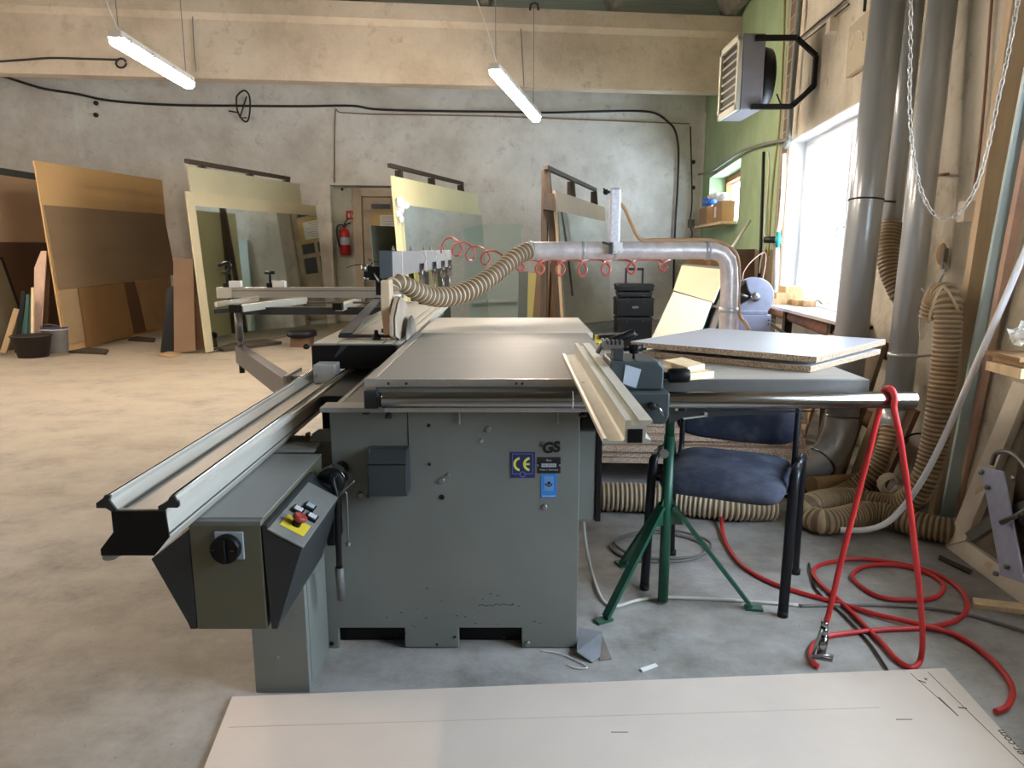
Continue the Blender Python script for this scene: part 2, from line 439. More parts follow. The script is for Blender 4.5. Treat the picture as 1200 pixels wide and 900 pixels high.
# corner column
cc = BP(822, 200); q = V((cc.x, cc.y, 0))
MB().obox(q+bd*.25-bn*.02+V((0, 0, 1.75)), bd*.5, bn*.2, (0, 0, 3.5)).build('column', m_wall, **ST)
# concrete roof beam
be = V((2.86, 9.8, 0)); bsd = be-bd*11.9
def beam(o0, o1, z0, z1, zt=None):
    a, b = bsd, be+bd*.03
    return MB().hexa([a+bn*o0+V((0, 0, z0)), b+bn*o0+V((0, 0, z0)), b+bn*o1+V((0, 0, z0)), a+bn*o1+V((0, 0, z0)),
                      a+bn*o0+V((0, 0, z1)), b+bn*o0+V((0, 0, z1)), b+bn*o1+V((0, 0, z1)), a+bn*o1+V((0, 0, z1))])
bm = beam(0, .22, 3.2, 3.93)
tmp = MB(); 
bmo = bm
a, b = bsd, be+bd*.03
bm.hexa([a-bn*0+V((0, 0, 3.84)), b+V((0, 0, 3.84)), b+bn*.2+V((0, 0, 3.84)), a+bn*.2+V((0, 0, 3.84)),
         a-bn*.07+V((0, 0, 3.9)), b-bn*.07+V((0, 0, 3.9)), b+bn*.3+V((0, 0, 3.9)), a+bn*.3+V((0, 0, 3.9))])
bm.hexa([a-bn*.07+V((0, 0, 3.9)), b-bn*.07+V((0, 0, 3.9)), b+bn*.3+V((0, 0, 3.9)), a+bn*.3+V((0, 0, 3.9)),
         a-bn*.07+V((0, 0, 4.08)), b-bn*.07+V((0, 0, 4.08)), b+bn*.3+V((0, 0, 4.08)), a+bn*.3+V((0, 0, 4.08))])
bm.build('beam', m_beam, **ST)
# roof ribs resting on the beam (V-shaped precast feet) running towards the camera
for px_ in (-60, 195, 418, 568, 724, 868):
    p = P(px_, 10, Y=9.35); 
    x = p.x
    mb = MB()
    for y0, y1 in ((-4.0, 9.9-(2.86-x)*.12+.1),):
        mb.prism([(x-.05, y0, 4.1), (x+.05, y0, 4.1), (x+.17, y0, 4.42), (x+.17, y0, 4.74), (x-.17, y0, 4.74), (x-.17, y0, 4.42)], (0, y1-y0, 0))
    mb.build('ceiling_rib', m_rib, **ST)
for yy in (3.2, 6.2, 8.7):
    MB().box(-8.8, 2.5, yy, yy+.12, 4.55, 4.74).build('ceiling_joist', m_rib, **ST)
# windows in the right wall
def window(name, Y0, Y1, z0, z1, depth, mulls, fr=.06, handle=None):
    r = V((RWX(Y0), Y0, 0))+wn*depth; L = (Y1-Y0)*SL
    root = bpy.data.objects.new(name, None); C.objects.link(root); root.location = r; ORG[root.name] = V(r); root['kind'] = 'structure'
    def bar(s0, s1, a0, a1, mb, o0=0, o1=.06):
        A = r+wd*s0; B = r+wd*s1
        mb.hexa([A+wn*o0+V((0, 0, a0)), B+wn*o0+V((0, 0, a0)), B+wn*o1+V((0, 0, a0)), A+wn*o1+V((0, 0, a0)),
                 A+wn*o0+V((0, 0, a1)), B+wn*o0+V((0, 0, a1)), B+wn*o1+V((0, 0, a1)), A+wn*o1+V((0, 0, a1))])
    mb = MB()
    bar(0, L, z0, z0+fr, mb); bar(0, L, z1-fr, z1, mb); bar(0, fr, z0, z1, mb); bar(L-fr, L, z0, z1, mb)
    for s in mulls: bar(s-fr*.6, s+fr*.6, z0, z1, mb)
    mb.build('window_frame', m_pvcf, root, bevel=.004)
    es = [0]+list(mulls)+[L]
    for i in range(len(es)-1):
        mb = MB(); a, b = es[i]+fr*.9, es[i+1]-fr*.9; f2 = fr*.85
        bar(a, b, z0+fr, z0+fr+f2, mb, -.015, .045); bar(a, b, z1-fr-f2, z1-fr, mb, -.015, .045); bar(a, a+f2, z0+fr, z1-fr, mb, -.015, .045); bar(b-f2, b, z0+fr, z1-fr, mb, -.015, .045)
        s = mb.build('sash', m_pvcf, root, bevel=.004)
        mb = MB(); bar(a+f2*.7, b-f2*.7, z0+fr+f2*.7, z1-fr-f2*.7, mb, .02, .026); mb.build('pane', m_glass, s)
        if handle == i:
            A = r+wd*(a+f2*.5)+V((0, 0, (z0+z1)/2-.1))
            MB().tube(crs([A-wn*.015, A-wn*.06, A-wn*.065+V((0, 0, -.05)), A-wn*.06+V((0, 0, -.14))], 5), .011, 10).build('window_handle', m_pvcf, s)
    return root
w1 = window('window_1', 4.85, 6.85, .80, 2.2, .14, [.62], .065, handle=1)
window('window_2', 9.3, 12.0, 1.55, 2.34, .36, [.9, 1.8], .06)
window('unseen_window', .5, 2.5, .85, 2.25, .14, [1.0], .065)  # unseen window, added to light the foreground from the right
# white plastered reveal lining of window 1 and the brick cheek of window 2
r0 = V((RWX(4.85), 4.85, 0)); L1 = 2.0*SL
mb = MB()
for s0, s1, a0, a1 in ((0, .012, .8, 2.2), (L1-.012, L1, .8, 2.2), (0, L1, 2.188, 2.2), (0, L1, .8, .812)):
    A, B = r0+wd*s0, r0+wd*s1
    mb.hexa([A-wn*.004+V((0, 0, a0)), B-wn*.004+V((0, 0, a0)), B+wn*.14+V((0, 0, a0)), A+wn*.14+V((0, 0, a0)), A-wn*.004+V((0, 0, a1)), B-wn*.004+V((0, 0, a1)), B+wn*.14+V((0, 0, a1)), A+wn*.14+V((0, 0, a1))])
mb.build('trim_1', m_reveal, **ST)
mbk = M('brick_cheek', (158, 104, 70), .9, n=30, var=.3)
r2 = V((RWX(12.0), 12.0, 0))
MB().obox(r2+wn*.3-wd*.05+V((0, 0, 1.945)), wd*.1, wn*.1, (0, 0, .79)).build('trim_2', mbk, **ST)
A = r2-wd*1.35*SL
MB().obox(r2+wn*.3-wd*1.35+V((0, 0, 2.29)), wd*2.7, wn*.1, (0, 0, .08)).build('trim_3', mbk, **ST)
# the door deep in its niche
dd = B0+bn*.28
DPL = (dd, -bn)
def dp(x, y, off=0): return PP(x, y, DPL, off)
dl = dp(416, 300); s_ = bd
root = bpy.data.objects.new('door_1', None); C.objects.link(root); root.location = (dl.x, dl.y, 0); ORG[root.name] = V((dl.x, dl.y, 0)); root['kind'] = 'structure'
D0 = V((dl.x, dl.y, 0)); dz = nz-.02
def dbox(mb, s0, s1, z0, z1, o0, o1):
    A, B = D0+bd*s0, D0+bd*s1
    mb.hexa([A-bn*o0+V((0, 0, z0)), B-bn*o0+V((0, 0, z0)), B-bn*o1+V((0, 0, z0)), A-bn*o1+V((0, 0, z0)), A-bn*o0+V((0, 0, z1)), B-bn*o0+V((0, 0, z1)), B-bn*o1+V((0, 0, z1)), A-bn*o1+V((0, 0, z1))])
mb = MB(); dbox(mb, 0, .14, 0, dz, -.05, .04); dbox(mb, 1.2, 1.5, 0, dz, -.05, .04); dbox(mb, 0, 1.34, dz-.14, dz, -.05, .04)
mb.build('door_frame', m_doorp, root, bevel=.006)
mb = MB()
for s0, s1 in ((.16, .30), (.62, .70), (1.04, 1.18)): dbox(mb, s0, s1, .1, dz-.16, -.02, .02)
zs = [.1, .95, 1.22, 1.28, 1.55, 1.61, 1.88, 1.94, dz-.22]
for z0, z1 in ((.1, .9), (1.18, 1.25), (1.5, 1.57), (1.82, 1.89), (dz-.26, dz-.16)): dbox(mb, .16, 1.18, z0, z1, -.02, .02)
lf = mb.build('door_leaf', m_doorp, root, bevel=.005)
for s0, s1 in ((.30, .62), (.70, 1.04)):
    for z0, z1 in ((.9, 1.18), (1.25, 1.5), (1.57, 1.82), (1.89, dz-.26)):
        mb = MB(); dbox(mb, s0, s1, z0, z1, -.01, .0); mb.build('pane', m_glassd, lf)
mb = MB(); A = D0+bd*.23-bn*.03+V((0, 0, 1.05)); mb.cyl(A, A-bn*.05, .012); mb.cyl(A-bn*.05, A-bn*.05+bd*.1, .01); mb.build('door_handle', m_steel, lf)
# notice pinned on the door
t = thing('notice_board', 'small plywood notice board with handwritten sheet hanging on the glazed door', 'notice', D0+bd*.6-bn*.03+V((0, 0, 1.45)))
mb = MB(); dbox(mb, .30, 1.02, 1.42, 1.86, .025, .045); mb.build('board', m_ply, t)
mb = MB(); dbox(mb, .44, .88, 1.49, 1.79, .046, .05); ps = mb.build('paper_sheet', m_paper, t)
mb = MB()
for k in range(7):
    z = 1.76-k*.038; dbox(mb, .47, .47+random.uniform(.22, .38), z-.006, z, .051, .052)
mb.build('handwriting', m_ink, ps)
SKY = 15.5
EXPO = 1.05
# ================================================================= PANEL SAW
saw = thing('panel_saw', 'large grey sliding-table panel saw with steel table, rip fence and long aluminium rail', 'panel saw', (-.15, 2.4, 0))
YC = 2.11
def cx(x, y, Y=YC): return P(x, y, Y=Y).x
def cz(y, Y=YC): return P(600, y, Y=Y).z
# cabinet: front sheet with the two fork openings, hollow behind
XL, XR, XLL = -.545, .205, -.595
zt = .782
out = [(XLL, 0), (XLL, .10)]
front = [(XLL, -.0+.0), (-.548, 0), (-.548, .07), (-.34, .07), (-.34, .003), (-.168, .003), (-.168, .07), (.031, .07), (.031, .003), (XR, .003), (XR, zt), (XL, zt), (XL, .38), (XLL, .36)]
mb = MB().prism([(x, YC, z+.001) for x, z in front], (0, .02, 0))
mb.box(XL, XL+.02, YC+.021, 3.2, .07, zt); mb.box(XR-.02, XR, YC+.021, 3.2, .07, zt); mb.box(XL, XR, 3.2, 3.22, .0, zt)
mb.box(XL, XR, YC+.021, 3.2, zt-.02, zt)
cab = mb.build('cabinet', m_cab, saw, bevel=.003)
MB().box(XLL+.004, XR-.004, YC+.05, 3.19, .002, .4).build('opening_shade', m_black, saw)  # black box painting the shade inside the cabinet openings
MB().box(-.635, XL-.003, 2.36, 3.35, .3, .768).build('side_frame', m_black, saw, bevel=.004)
# flange strip, stiffeners and corner shelf at the cabinet top
mb = MB().box(XL-.003, XR, YC-.012, YC, .772, .784)
for x in (555, 1015): 
    X = cx(400+x/4, 490); mb.box(X-.002, X+.002, YC-.012, YC, .735, .772)
mb.build('flange', m_cab2, saw)
MB().box(XL-.012, cx(470, 478), 2.05, 2.13, .783, .797).build('corner_shelf', m_cab2, saw, bevel=.002)
X = cx(478, 500); MB().box(X-.0012, X+.0012, YC-.0012, YC, cz(548), .77).build('panel_seam', m_black, saw)
# slightly raised lower access plate (vertical seam lines)
mb = MB(); mb.prism([(cx(437, 580), YC-.003, cz(580)), (cx(484, 560), YC-.003, cz(560)), (XR-.002, YC-.003, cz(560)), (XR-.002, YC-.003, .09), (cx(493, 730), YC-.003, .09)], (0, .003, 0))
# bolts, plugs and holes
for (x, y, r, m, nm) in ((572, 503, .009, m_steel, 'bolt'), (517.5, 563, .010, m_steel, 'bolt'), (525.5, 556, .005, m_cab, 'bolt'), (638, 594, .009, m_steel, 'bolt'), (423, 580, .010, m_steel, 'bolt'), (431.5, 581.5, .005, m_castg, 'bolt'), (564, 516.5, .006, m_cab2, 'bolt'),
                     (502.5, 498.5, .005, m_black, 'plug'), (503.5, 544, .004, m_black, 'plug'), (518, 582.5, .008, m_black, 'plug'), (618, 754, .009, m_steel, 'bolt'), (389, 754, .007, m_black, 'plug'), (474, 742, .004, m_black, 'plug'), (474, 754, .004, m_black, 'plug'), (533, 746, .004, m_black, 'plug'), (512, 755, .004, m_black, 'plug')):
    p = P(x, y, Y=YC-.001); MB().lathe(p, (0, -1, 0), [(r, 0), (r, .003), (r*.7, .006 if nm == 'bolt' else .0032)], 16).build(nm, m, saw)
random.seed(3)
for x, y in ((429, 485), (455, 490), (683, 488)):
    p = P(x, y, Y=YC-.012); MB().lathe(p, (0, 0, 1), [(.012, 0), (.012, .008), (.007, .009), (.007, .02)], 6).build('hex_bolt', m_dark, saw)
# paint chips near the foot
mb = MB()
for k in range(26):
    x, y = random.uniform(440, 640), random.uniform(688, 735)
    p = P(x, y, Y=YC-.0006); s = random.uniform(.001, .0026); mb.box(p.x-s, p.x+s*2, p.y, p.y+.0008, p.z-s*.6, p.z+s*.6)
for x in range(562, 604, 3):
    p = P(x, 709+random.uniform(-1, 1), Y=YC-.0006); mb.box(p.x-.003, p.x+.003, p.y, p.y+.0008, p.z-.0015, p.z+.0015)
mb.build('paint_chips', m_dark, cab, kind='stuff')
# stickers
def stk(x0, x1, y0, y1, m, nm, rad=0, lab=None):
    a, b = P(x0, y1, Y=YC-.002), P(x1, y0, Y=YC-.002)
    o = MB().box(a.x, b.x, YC-.002, YC-.0002, a.z, b.z).build(nm, m, saw, bevel=rad)
    if lab: o['label'] = lab
    return o, a, b
o, a, b = stk(598, 627, 530, 560, m_stickb, 'conformity_sticker', lab='navy sticker with yellow CE mark')
cx_, cz_ = (a.x+b.x)/2, (a.z+b.z)/2
w = b.x-a.x
mb = MB()
def arc(mb, c, r, a0, a1, t, y):
    n = 14
    pts = [(c[0]+(r+t)*math.cos(a0+(a1-a0)*i/n), y, c[1]+(r+t)*math.sin(a0+(a1-a0)*i/n)) for i in range(n+1)]+[(c[0]+(r-t)*math.cos(a0+(a1-a0)*i/n), y, c[1]+(r-t)*math.sin(a0+(a1-a0)*i/n)) for i in range(n, -1, -1)]
    for i in range(n):
        mb.prism([pts[i], pts[i+1], pts[2*n+1-(i+1)], pts[2*n+1-i]], (0, -.0006, 0))
arc(mb, (cx_-w*.08, cz_+w*.04), w*.25, math.radians(100), math.radians(260), w*.05, YC-.0021)
arc(mb, (cx_+w*.32, cz_+w*.04), w*.25, math.radians(100), math.radians(260), w*.05, YC-.0021)
mb.box(cx_+w*.1, cx_+w*.29, YC-.0027, YC-.0021, cz_+w*.0, cz_+w*.08)
mb.build('ce_mark', m_sticky, o)
mb = MB(); y = YC-.0021
mb.box(cx_-w*.42, cx_+w*.42, y-.0005, y, b.z-w*.08, b.z-w*.06)
for s in (-1, 1): mb.box(cx_+s*w*.41-w*.01, cx_+s*w*.41+w*.01, y-.0005, y, a.z+w*.17, b.z-w*.06)
mb.box(cx_-w*.42, cx_-w*.12, y-.0005, y, a.z+w*.16, a.z+w*.18); mb.box(cx_+w*.12, cx_+w*.42, y-.0005, y, a.z+w*.16, a.z+w*.18)
arc(mb, (cx_, a.z+w*.15), w*.11, 0, 2*math.pi, w*.012, y)
mb.build('sticker_border', M('lilac_line', (110, 112, 190), .5), o)
o, a, b = stk(629.5, 657, 536, 554.5, m_stickk, 'name_plate', lab='black maker plate with white field')
c = ((a.x+b.x)/2, (a.z+b.z)/2); w = b.x-a.x
MB().box(c[0]-w*.32, c[0]+w*.32, YC-.0028, YC-.0021, c[1]-w*.08, c[1]+w*.08).build('white_field', m_stickg, o)
text('Bauj.', .009, (c[0], YC-.0026, c[1]+w*.23), (1, 0, 0), (0, 0, 1), m_stickg, o)
text('Made in Germany', .0078, (c[0], YC-.0026, c[1]-w*.2), (1, 0, 0), (0, 0, 1), m_stickg, o)
text('No.  0 0 - 0 0', .006, (c[0], YC-.0032, c[1]), (1, 0, 0), (0, 0, 1), m_stickk, o)
mb = MB()
for s in (-1, 1): mb.cyl((c[0]+s*w*.47, YC-.003, c[1]), (c[0]+s*w*.47, YC-.002, c[1]), .003)
mb.build('rivet', m_steel, o)
o, a, b = stk(634, 652.5, 556, 583.5, m_stickbl, 'instruction_sticker', lab='small blue operator notice')
c = ((a.x+b.x)/2, (a.z+b.z)/2); w = b.x-a.x; h = b.z-a.z
MB().box(c[0]-w*.3, c[0]+w*.3, YC-.0026, YC-.0021, c[1]-h*.2, c[1]+h*.42).build('pale_field', M('soft_blue', (96, 140, 190), .5), o)
mb = MB(); mb.cyl((c[0], YC-.0034, c[1]+h*.14), (c[0], YC-.0026, c[1]+h*.14), .005); arc(mb, (c[0], c[1]+h*.14), .0095, math.pi*1.05, math.pi*1.95, .0018, YC-.0027)
mb.build('pictogram', m_stickk, o)
MB().box(c[0]-w*.42, c[0]+w*.42, YC-.0026, YC-.0021, a.z+h*.06, a.z+h*.1).build('white_line', m_stickg, o)
p = P(645, 525, Y=YC-.002)
g = text('GS', .044, (p.x+.003, YC-.0014, p.z), (1, 0, .12), (0, 0, 1), m_stickk, saw, name='gs_mark', bold=.0022)
g['label'] = 'black GS test mark'
mb = MB(); q = P(634, 521, Y=YC-.001); arc(mb, (q.x, q.z), .006, math.pi, 2*math.pi, .0016, YC-.0008); mb.cyl((q.x, YC-.0016, q.z+.002), (q.x, YC-.0004, q.z+.002), .0028)
for k in range(3): mb.obox((q.x-.004+.006*k, YC-.0008, q.z+.008), (.0016, 0, 0), (0, .0008, 0), (0, 0, .005))
mb.build('test_emblem', m_stickk, saw)
# socket housing on the cabinet (sloped lid)
a, b = P(436.5, 573, Y=YC), P(480, 522, Y=YC)
zm = P(440, 542, Y=YC-.06).z
bxs = MB().prism([(a.x, YC, a.z), (a.x, YC-.07, a.z), (a.x, YC-.07, zm), (a.x, YC-.035, b.z), (a.x, YC, b.z)], (b.x-a.x, 0, 0)).build('switch_housing', m_castg, saw, bevel=.004)
MB().box(a.x+.001, b.x-.001, YC-.0712, YC-.069, zm-.005, zm-.002).build('lid_gap', m_black, bxs)
# motor cover on the right of the cabinet
a, b = P(681, 610, Y=2.16), P(706, 505, Y=2.16)
MB().box(.205, b.x-.018, 2.16, 2.9, a.z, b.z).build('motor_cover', m_cab, saw, bevel=.004)
MB().box(b.x-.018, b.x, 2.155, 2.9, a.z-.003, b.z).build('cover_edge', m_black, saw, bevel=.003)
MB().prism([(.21, 2.14, b.z+.01), (.285, 2.14, b.z+.01), (.30, 2.14, b.z+.03), (.285, 2.14, b.z+.075), (.23, 2.14, b.z+.075), (.21, 2.14, b.z+.05)], (0, .3, 0)).build('fence_clamp_block', m_black, saw, bevel=.003)
# tables
TX0, TX1 = -.425, .335
T0, T1, T2 = 2.06, 3.21, 3.93
tb = MB().box(TX0+.03, TX1, T0+.004, T1, .84, .880).build('main_table', m_table, saw, bevel=.002)
mb = MB().box(TX0, TX0+.029, T0, T1, .852, .880); mb.build('table_strip', m_alu, saw, bevel=.001)
MB().box(TX0+.0, TX1, T0-.006, T0+.0035, .857, .8805).build('front_edge', m_alu, saw, bevel=.001)
MB().box(TX0+.01, .36, T1+.002, T2, .855, .879).build('outfeed_table', M('pale_outfeed_plate', (214, 205, 188), .5, n=7, var=.08, stretch=(1, 5, 1)), saw, bevel=.002)
mb = MB()
for X in (cx(455, 448, 2.05), cx(476, 448, 2.05), cx(605, 448, 2.05), cx(612, 448, 2.05)): mb.cyl((X, T0-.009, .868), (X, T0-.004, .868), .004, n=10)
mb.build('screw_heads', m_dark, saw)
MB().box(TX0+.02, TX1, T0+.02, T0+.1, .79, .838).build('table_rib', m_dark, saw)
# extension table to the right
et = MB().box(.337, 1.03, T0+.004, 2.62, .862, .879).build('extension_table', m_table2, saw, bevel=.002)
mb = MB().box(.337, 1.03, T0-.004, T0+.0035, .835, .8795); mb.box(.337, 1.0, T0+.01, T0+.04, .79, .834); mb.box(1.015, 1.0299, T0+.01, 2.62, .835, .861)
mb.build('table_skirt', m_alud, saw, bevel=.002)
# guide bar
RY = 2.0
MB().cyl((-.365, RY, .831), (1.135, RY, .831), .0235, n=32).build('guide_bar', m_chrome, saw, bevel=.002)
MB().cyl((-.372, RY, .831), (-.365, RY, .831), .021).build('bar_end_cap', m_black, saw)
mb = MB().box(-.36, .99, RY+.025, RY+.034, .802, .812)
mb.box(-.36, .30, RY-.0, RY+.05, .7955, .807); mb.build('bar_support', m_alu, saw, bevel=.001)
for X in (-.34, .2, .9): MB().box(X-.02, X+.02, RY+.02, 2.055, .8, .84).build('bar_bracket', m_dark, saw)
X = cx(671, 465, RY); MB().cyl((X-.001, RY, .831), (X+.001, RY, .831), .0242, n=32).build('scale_ring', m_whitem, saw)
# bracket left of the bar
MB().box(-.425, -.385, 2.035, 2.059, .797, .85).build('bar_bracket', m_dark, saw, bevel=.003)
# rip fence extrusion
FY0, FY1 = 1.339, 2.47
X0 = .1737; k = 1.372/850
def fx(x): return X0+(x-125)/7.5*k
def fz(y): return .885+(375-y)/7.5*k
prof = [(125, 375), (550, 375), (550, 340), (500, 325), (500, 200), (557, 188), (557, 160), (440, 160), (462, 205), (372, 205), (372, 160), (318, 160), (318, 330), (300, 350), (182, 350), (155, 326), (125, 330)]
mb = MB().prism([(fx(x), FY0, fz(y)) for x, y in prof], (0, FY1-FY0, 0))
fence = mb.build('rip_fence', m_aluw, saw)
MB().box(fx(340), fx(472), FY0-.001, FY0+.003, fz(365), fz(240)).build('fence_hollow', m_black, fence)
p = P(682, 442.5, Z=fz(350)); MB().cyl((p.x-.004, 1.95, fz(350)-.002), (p.x-.004, 1.95, fz(350)+.0006), .005).build('fence_hole', m_alud, fence)
# fence carriage
FX = fx(557)+.004
def q3(x, y, Y): p = P(x, y, Y=Y); return (p.x, p.z)
Yf = 1.97
hx0, hx1 = FX, cx(778, 440, Yf)
zz0, zz1 = cz(457, Yf), cz(424, Yf)
car = MB().prism([(hx0, Yf, zz0), (hx1, Yf, zz0), (hx1, Yf, zz1-.016), (hx1-.016, Yf, zz1), (hx0-.0, Yf, zz1)], (0, .17, 0)).build('fence_carriage', m_castg, saw, bevel=.005)
zl0 = cz(497, Yf-.03); x1 = cx(785, 470, Yf-.03)
MB().prism([(hx0+.0, Yf-.03, zz0-.002), (hx0, Yf-.03, zl0+.05), (hx0+.05, Yf-.03, zl0), (x1-.01, Yf-.03, zl0+.0), (x1, Yf-.03, zl0+.02), (x1, Yf-.03, zz0-.002)], (0, .11, 0)).build('bar_slide', m_castg, saw, bevel=.005)
MB().prism([P(733, 427.5, Y=Yf-.003), P(751.5, 433, Y=Yf-.003), P(745.5, 455, Y=Yf-.003), P(730, 449.5, Y=Yf-.003)], (0, .002, 0)).build('carriage_plate', m_stickg, car)
p = P(778, 440, Y=Yf+.06)
mb = MB().cyl((p.x, p.y, p.z), (p.x+.02, p.y, p.z), .01); mb.build('knob_shaft', m_black, car)
MB().lathe((p.x+.012, p.y, p.z), (1, 0, 0), [(.016, 0), (.021, .004), (.021, .05), (.019, .056), (.018, .06)], 20).build('adjusting_knob', m_black, car)
# star knob on top
p = P(742.5, 424, Y=Yf+.06)
mb = MB().cyl((p.x, p.y, zz1), (p.x, p.y, zz1+.02), .004); mb.lathe((p.x, p.y, zz1+.015), (0, 0, 1), [(.012, 0), (.014, .004), (.014, .022), (.008, .026)], 14)
for a in range(4):
    q = V((math.cos(a*math.pi/2+.2), math.sin(a*math.pi/2+.2), 0)); c = V((p.x, p.y, zz1+.032)); mb.tube([c, c+q*.022], [.006, .008], 10); mb.sph(c+q*.023, .0085)
mb.build('star_knob', m_black, car)
p = P(723, 426, Y=Yf+.05); MB().box(p.x-.014, p.x+.014, Yf+.02, Yf+.08, zz1, zz1+.03).build('clamp_block', m_dark, car, bevel=.002)
mb = MB().box(p.x-.04, p.x+.016, Yf+.04, Yf+.12, zz1+.031, zz1+.042)
for k in range(5): mb.box(p.x-.04+k*.012, p.x-.034+k*.012, Yf+.035, Yf+.1, zz1+.042, zz1+.054)
mb.build('clamp_comb', m_steel, car)
a_ = P(712, 401, Y=Yf+.08); b_ = P(744, 390, Y=Yf+.08)
lv = MB().tube([a_, a_.lerp(b_, .15), b_.lerp(a_, .05), b_], [.008, .011, .0125, .010], 14).build('clamp_lever', m_black, car)
c_ = P(700, 414, Y=Yf+.1); MB().tube([c_, P(706, 402, Y=Yf+.1), a_], [.006, .008, .006], 8).build('lever_link', m_steel, car)
a_, b_ = P(701, 394, Y=Yf+.3), P(727, 393, Y=Yf+.3)
MB().bar(a_, b_, .05, .012).build('stop_plate', m_black, car); MB().bar(P(697.5, 397, Y=Yf+.3), P(704, 397, Y=Yf+.3), .04, .024).build('yellow_stop', m_yel, car)
a_, b_ = P(769, 474, Y=Yf-.05), P(778, 487, Y=Yf-.05)
MB().tube([a_, b_], [.004, .005], 10).build('lock_lever', m_chrome, saw); p = P(764, 476, Y=Yf-.04)
MB().lathe(p, (0, -1, 0), [(.010, -.02), (.010, .012), (.004, .014)], 14).build('lock_knob', m_black, saw)
a_, b_ = P(800, 490, Y=2.03), P(828, 486.5, Y=2.03)
MB().bar(a_, b_, .02, .004).bar(b_+V((-.008, 0, .003)), b_+V((0, 0, .003)), .02, .012).build('stop_lever', m_aluw, saw)
# small wedge under the extension (dark gusset right of the carriage)
MB().prism([P(785, 482, Y=2.03), P(785, 497, Y=2.03), P(800, 490, Y=2.03), P(960, 482, Y=2.03)], (0, .01, 0)).build('gusset_plate', m_dark, saw)
# base rail for the sliding table
RYe, RYb = 1.36, 5.3
k = 1.4247/850/7.5
def rx(x): return -.791+(x-210)*k
def rz(y): return .777+(285-y)*k
prof = [(225, 440), (225, 630), (95, 790), (95, 850), (565, 850), (710, 680), (695, 440), (650, 425), (690, 380), (825, 378), (825, 330), (800, 330), (790, 300), (755, 300), (735, 340), (690, 370), (640, 425), (270, 425), (215, 345), (232, 300), (222, 285), (190, 285), (165, 320), (105, 370), (105, 405), (180, 405)]
prof = [(225, 440), (225, 630), (95, 790), (95, 850), (565, 850), (710, 680), (695, 400), (825, 398), (825, 345), (803, 330), (795, 300), (755, 300), (735, 345), (690, 370), (640, 425), (270, 425), (215, 345), (232, 300), (222, 285), (190, 285), (165, 320), (105, 370), (105, 405), (190, 405)]
rail = MB().prism([(rx(x), RYe, rz(y)) for x, y in prof], (0, RYb-RYe, 0)).build('base_rail', M('rail_aluminium', (186, 182, 172), .5, metal=.12, n=8, var=.06, stretch=(6, .6, 6)), saw)
capp = [(222, 436), (222, 630), (92, 790), (92, 850), (566, 850), (713, 680), (698, 436)]
MB().prism([(rx(x), RYe-.006, rz(y)) for x, y in capp], (0, .0055, 0)).build('end_cap', m_black, saw, bevel=.001)
MB().prism([(rx(x), RYe-.004, rz(y)) for x, y in ((98, 851), (98, 890), (125, 905), (200, 895), (250, 862), (290, 851))], (0, .05, 0)).build('cap_lip', m_cab2, saw)
for pr in ([(210, 325), (235, 300), (225, 285), (185, 285), (165, 315), (100, 360), (100, 405), (180, 405), (225, 436), (272, 436), (270, 420)], [(640, 436), (645, 385), (690, 365), (735, 335), (750, 302), (795, 302), (805, 340), (828, 352), (828, 378), (815, 402), (725, 402), (690, 436)]):
    MB().prism([(rx(x), RYe-.006, rz(y)) for x, y in pr], (0, .0055, 0)).build('track_end', m_dark, saw)
for xx in (207, 775): MB().cyl((rx(xx), RYe-.004, rz(300)), (rx(xx), RYb, rz(300)), .0042, n=10).build('round_track', m_chrome, rail)
# fine long ribs on the tray
mb = MB()
for x in (300, 320, 600, 615): mb.box(rx(x), rx(x)+.0025, RYe+.01, RYb, rz(425), rz(425)+.0015)
mb.build('tray_rib', m_alud, rail)
mb = MB().box(rx(700)-.001, rx(700)+.004, RYe, RYb, rz(655), rz(640)); mb.build('rail_groove', m_alud, rail)
# stands carrying the rail
for y in (2.2, 4.6):
    MB().box(-.78, -.545, y, y+.12, .56, .6445).build('rail_bracket', m_cab, saw, bevel=.003)
MB().box(-.78, -.62, 4.6, 4.72, 0, .559).build('rail_leg', m_cab, saw, bevel=.004)
# sliding carriage
CY0, CY1 = 2.86, 5.15
CX0, CX1 = -.79, -.44
mb = MB().box(CX0, CX1, CY0, CY1, .846, .872)
for a, b in ((CX0, -.70), (-.692, -.52), (-.508, -.475), (-.465, CX1)): mb.box(a, b, CY0+.001, CY1, .8721, .880)
sl = mb.build('sliding_table', m_aluw, saw, bevel=.001)
MB().box(CX0+.03, -.48, CY0+.02, CY1-.02, .79, .8458).build('slide_underframe', m_alud, saw)
hz0 = cz(440, CY0-.03)
MB().prism([(CX0+.003, CY0-.04, .876), (CX0+.003, CY0-.04, .785), (CX0+.04, CY0-.04, hz0+.03), (-.55, CY0-.04, .782), (-.50, CY0-.04, .80), (-.455, CY0-.04, .852), (-.455, CY0-.04, .876)], (0, .039, 0)).build('slide_end_cap', m_black, saw, bevel=.003)
MB().prism([(-.67, CY0-.045, .874), (-.645, CY0-.045, .874), (-.69, CY0-.045, .83), (-.70, CY0-.045, .83)], (0, .004, 0)).build('cap_ridge', m_dark, saw)
p = P(359, 406, Y=CY0-.02); MB().sph((p.x+.0, p.y, p.z), (.014, .016, .012)).build('end_roller', m_black, saw)
# grey stop block on the rail
a, b = P(369, 442, Y=2.72), P(393, 424, Y=2.72)
MB().box(a.x, b.x, 2.70, 2.79, .7465, .7465+b.z-a.z+.012).build('stop_block', M('pale_grey_paint', (170, 172, 170), .4, n=5, var=.05), saw, bevel=.004)
MB().cyl(((a.x+.01), 2.697, .775), ((a.x+.01), 2.70, .775), .006).build('stop_screw', m_steel, saw)
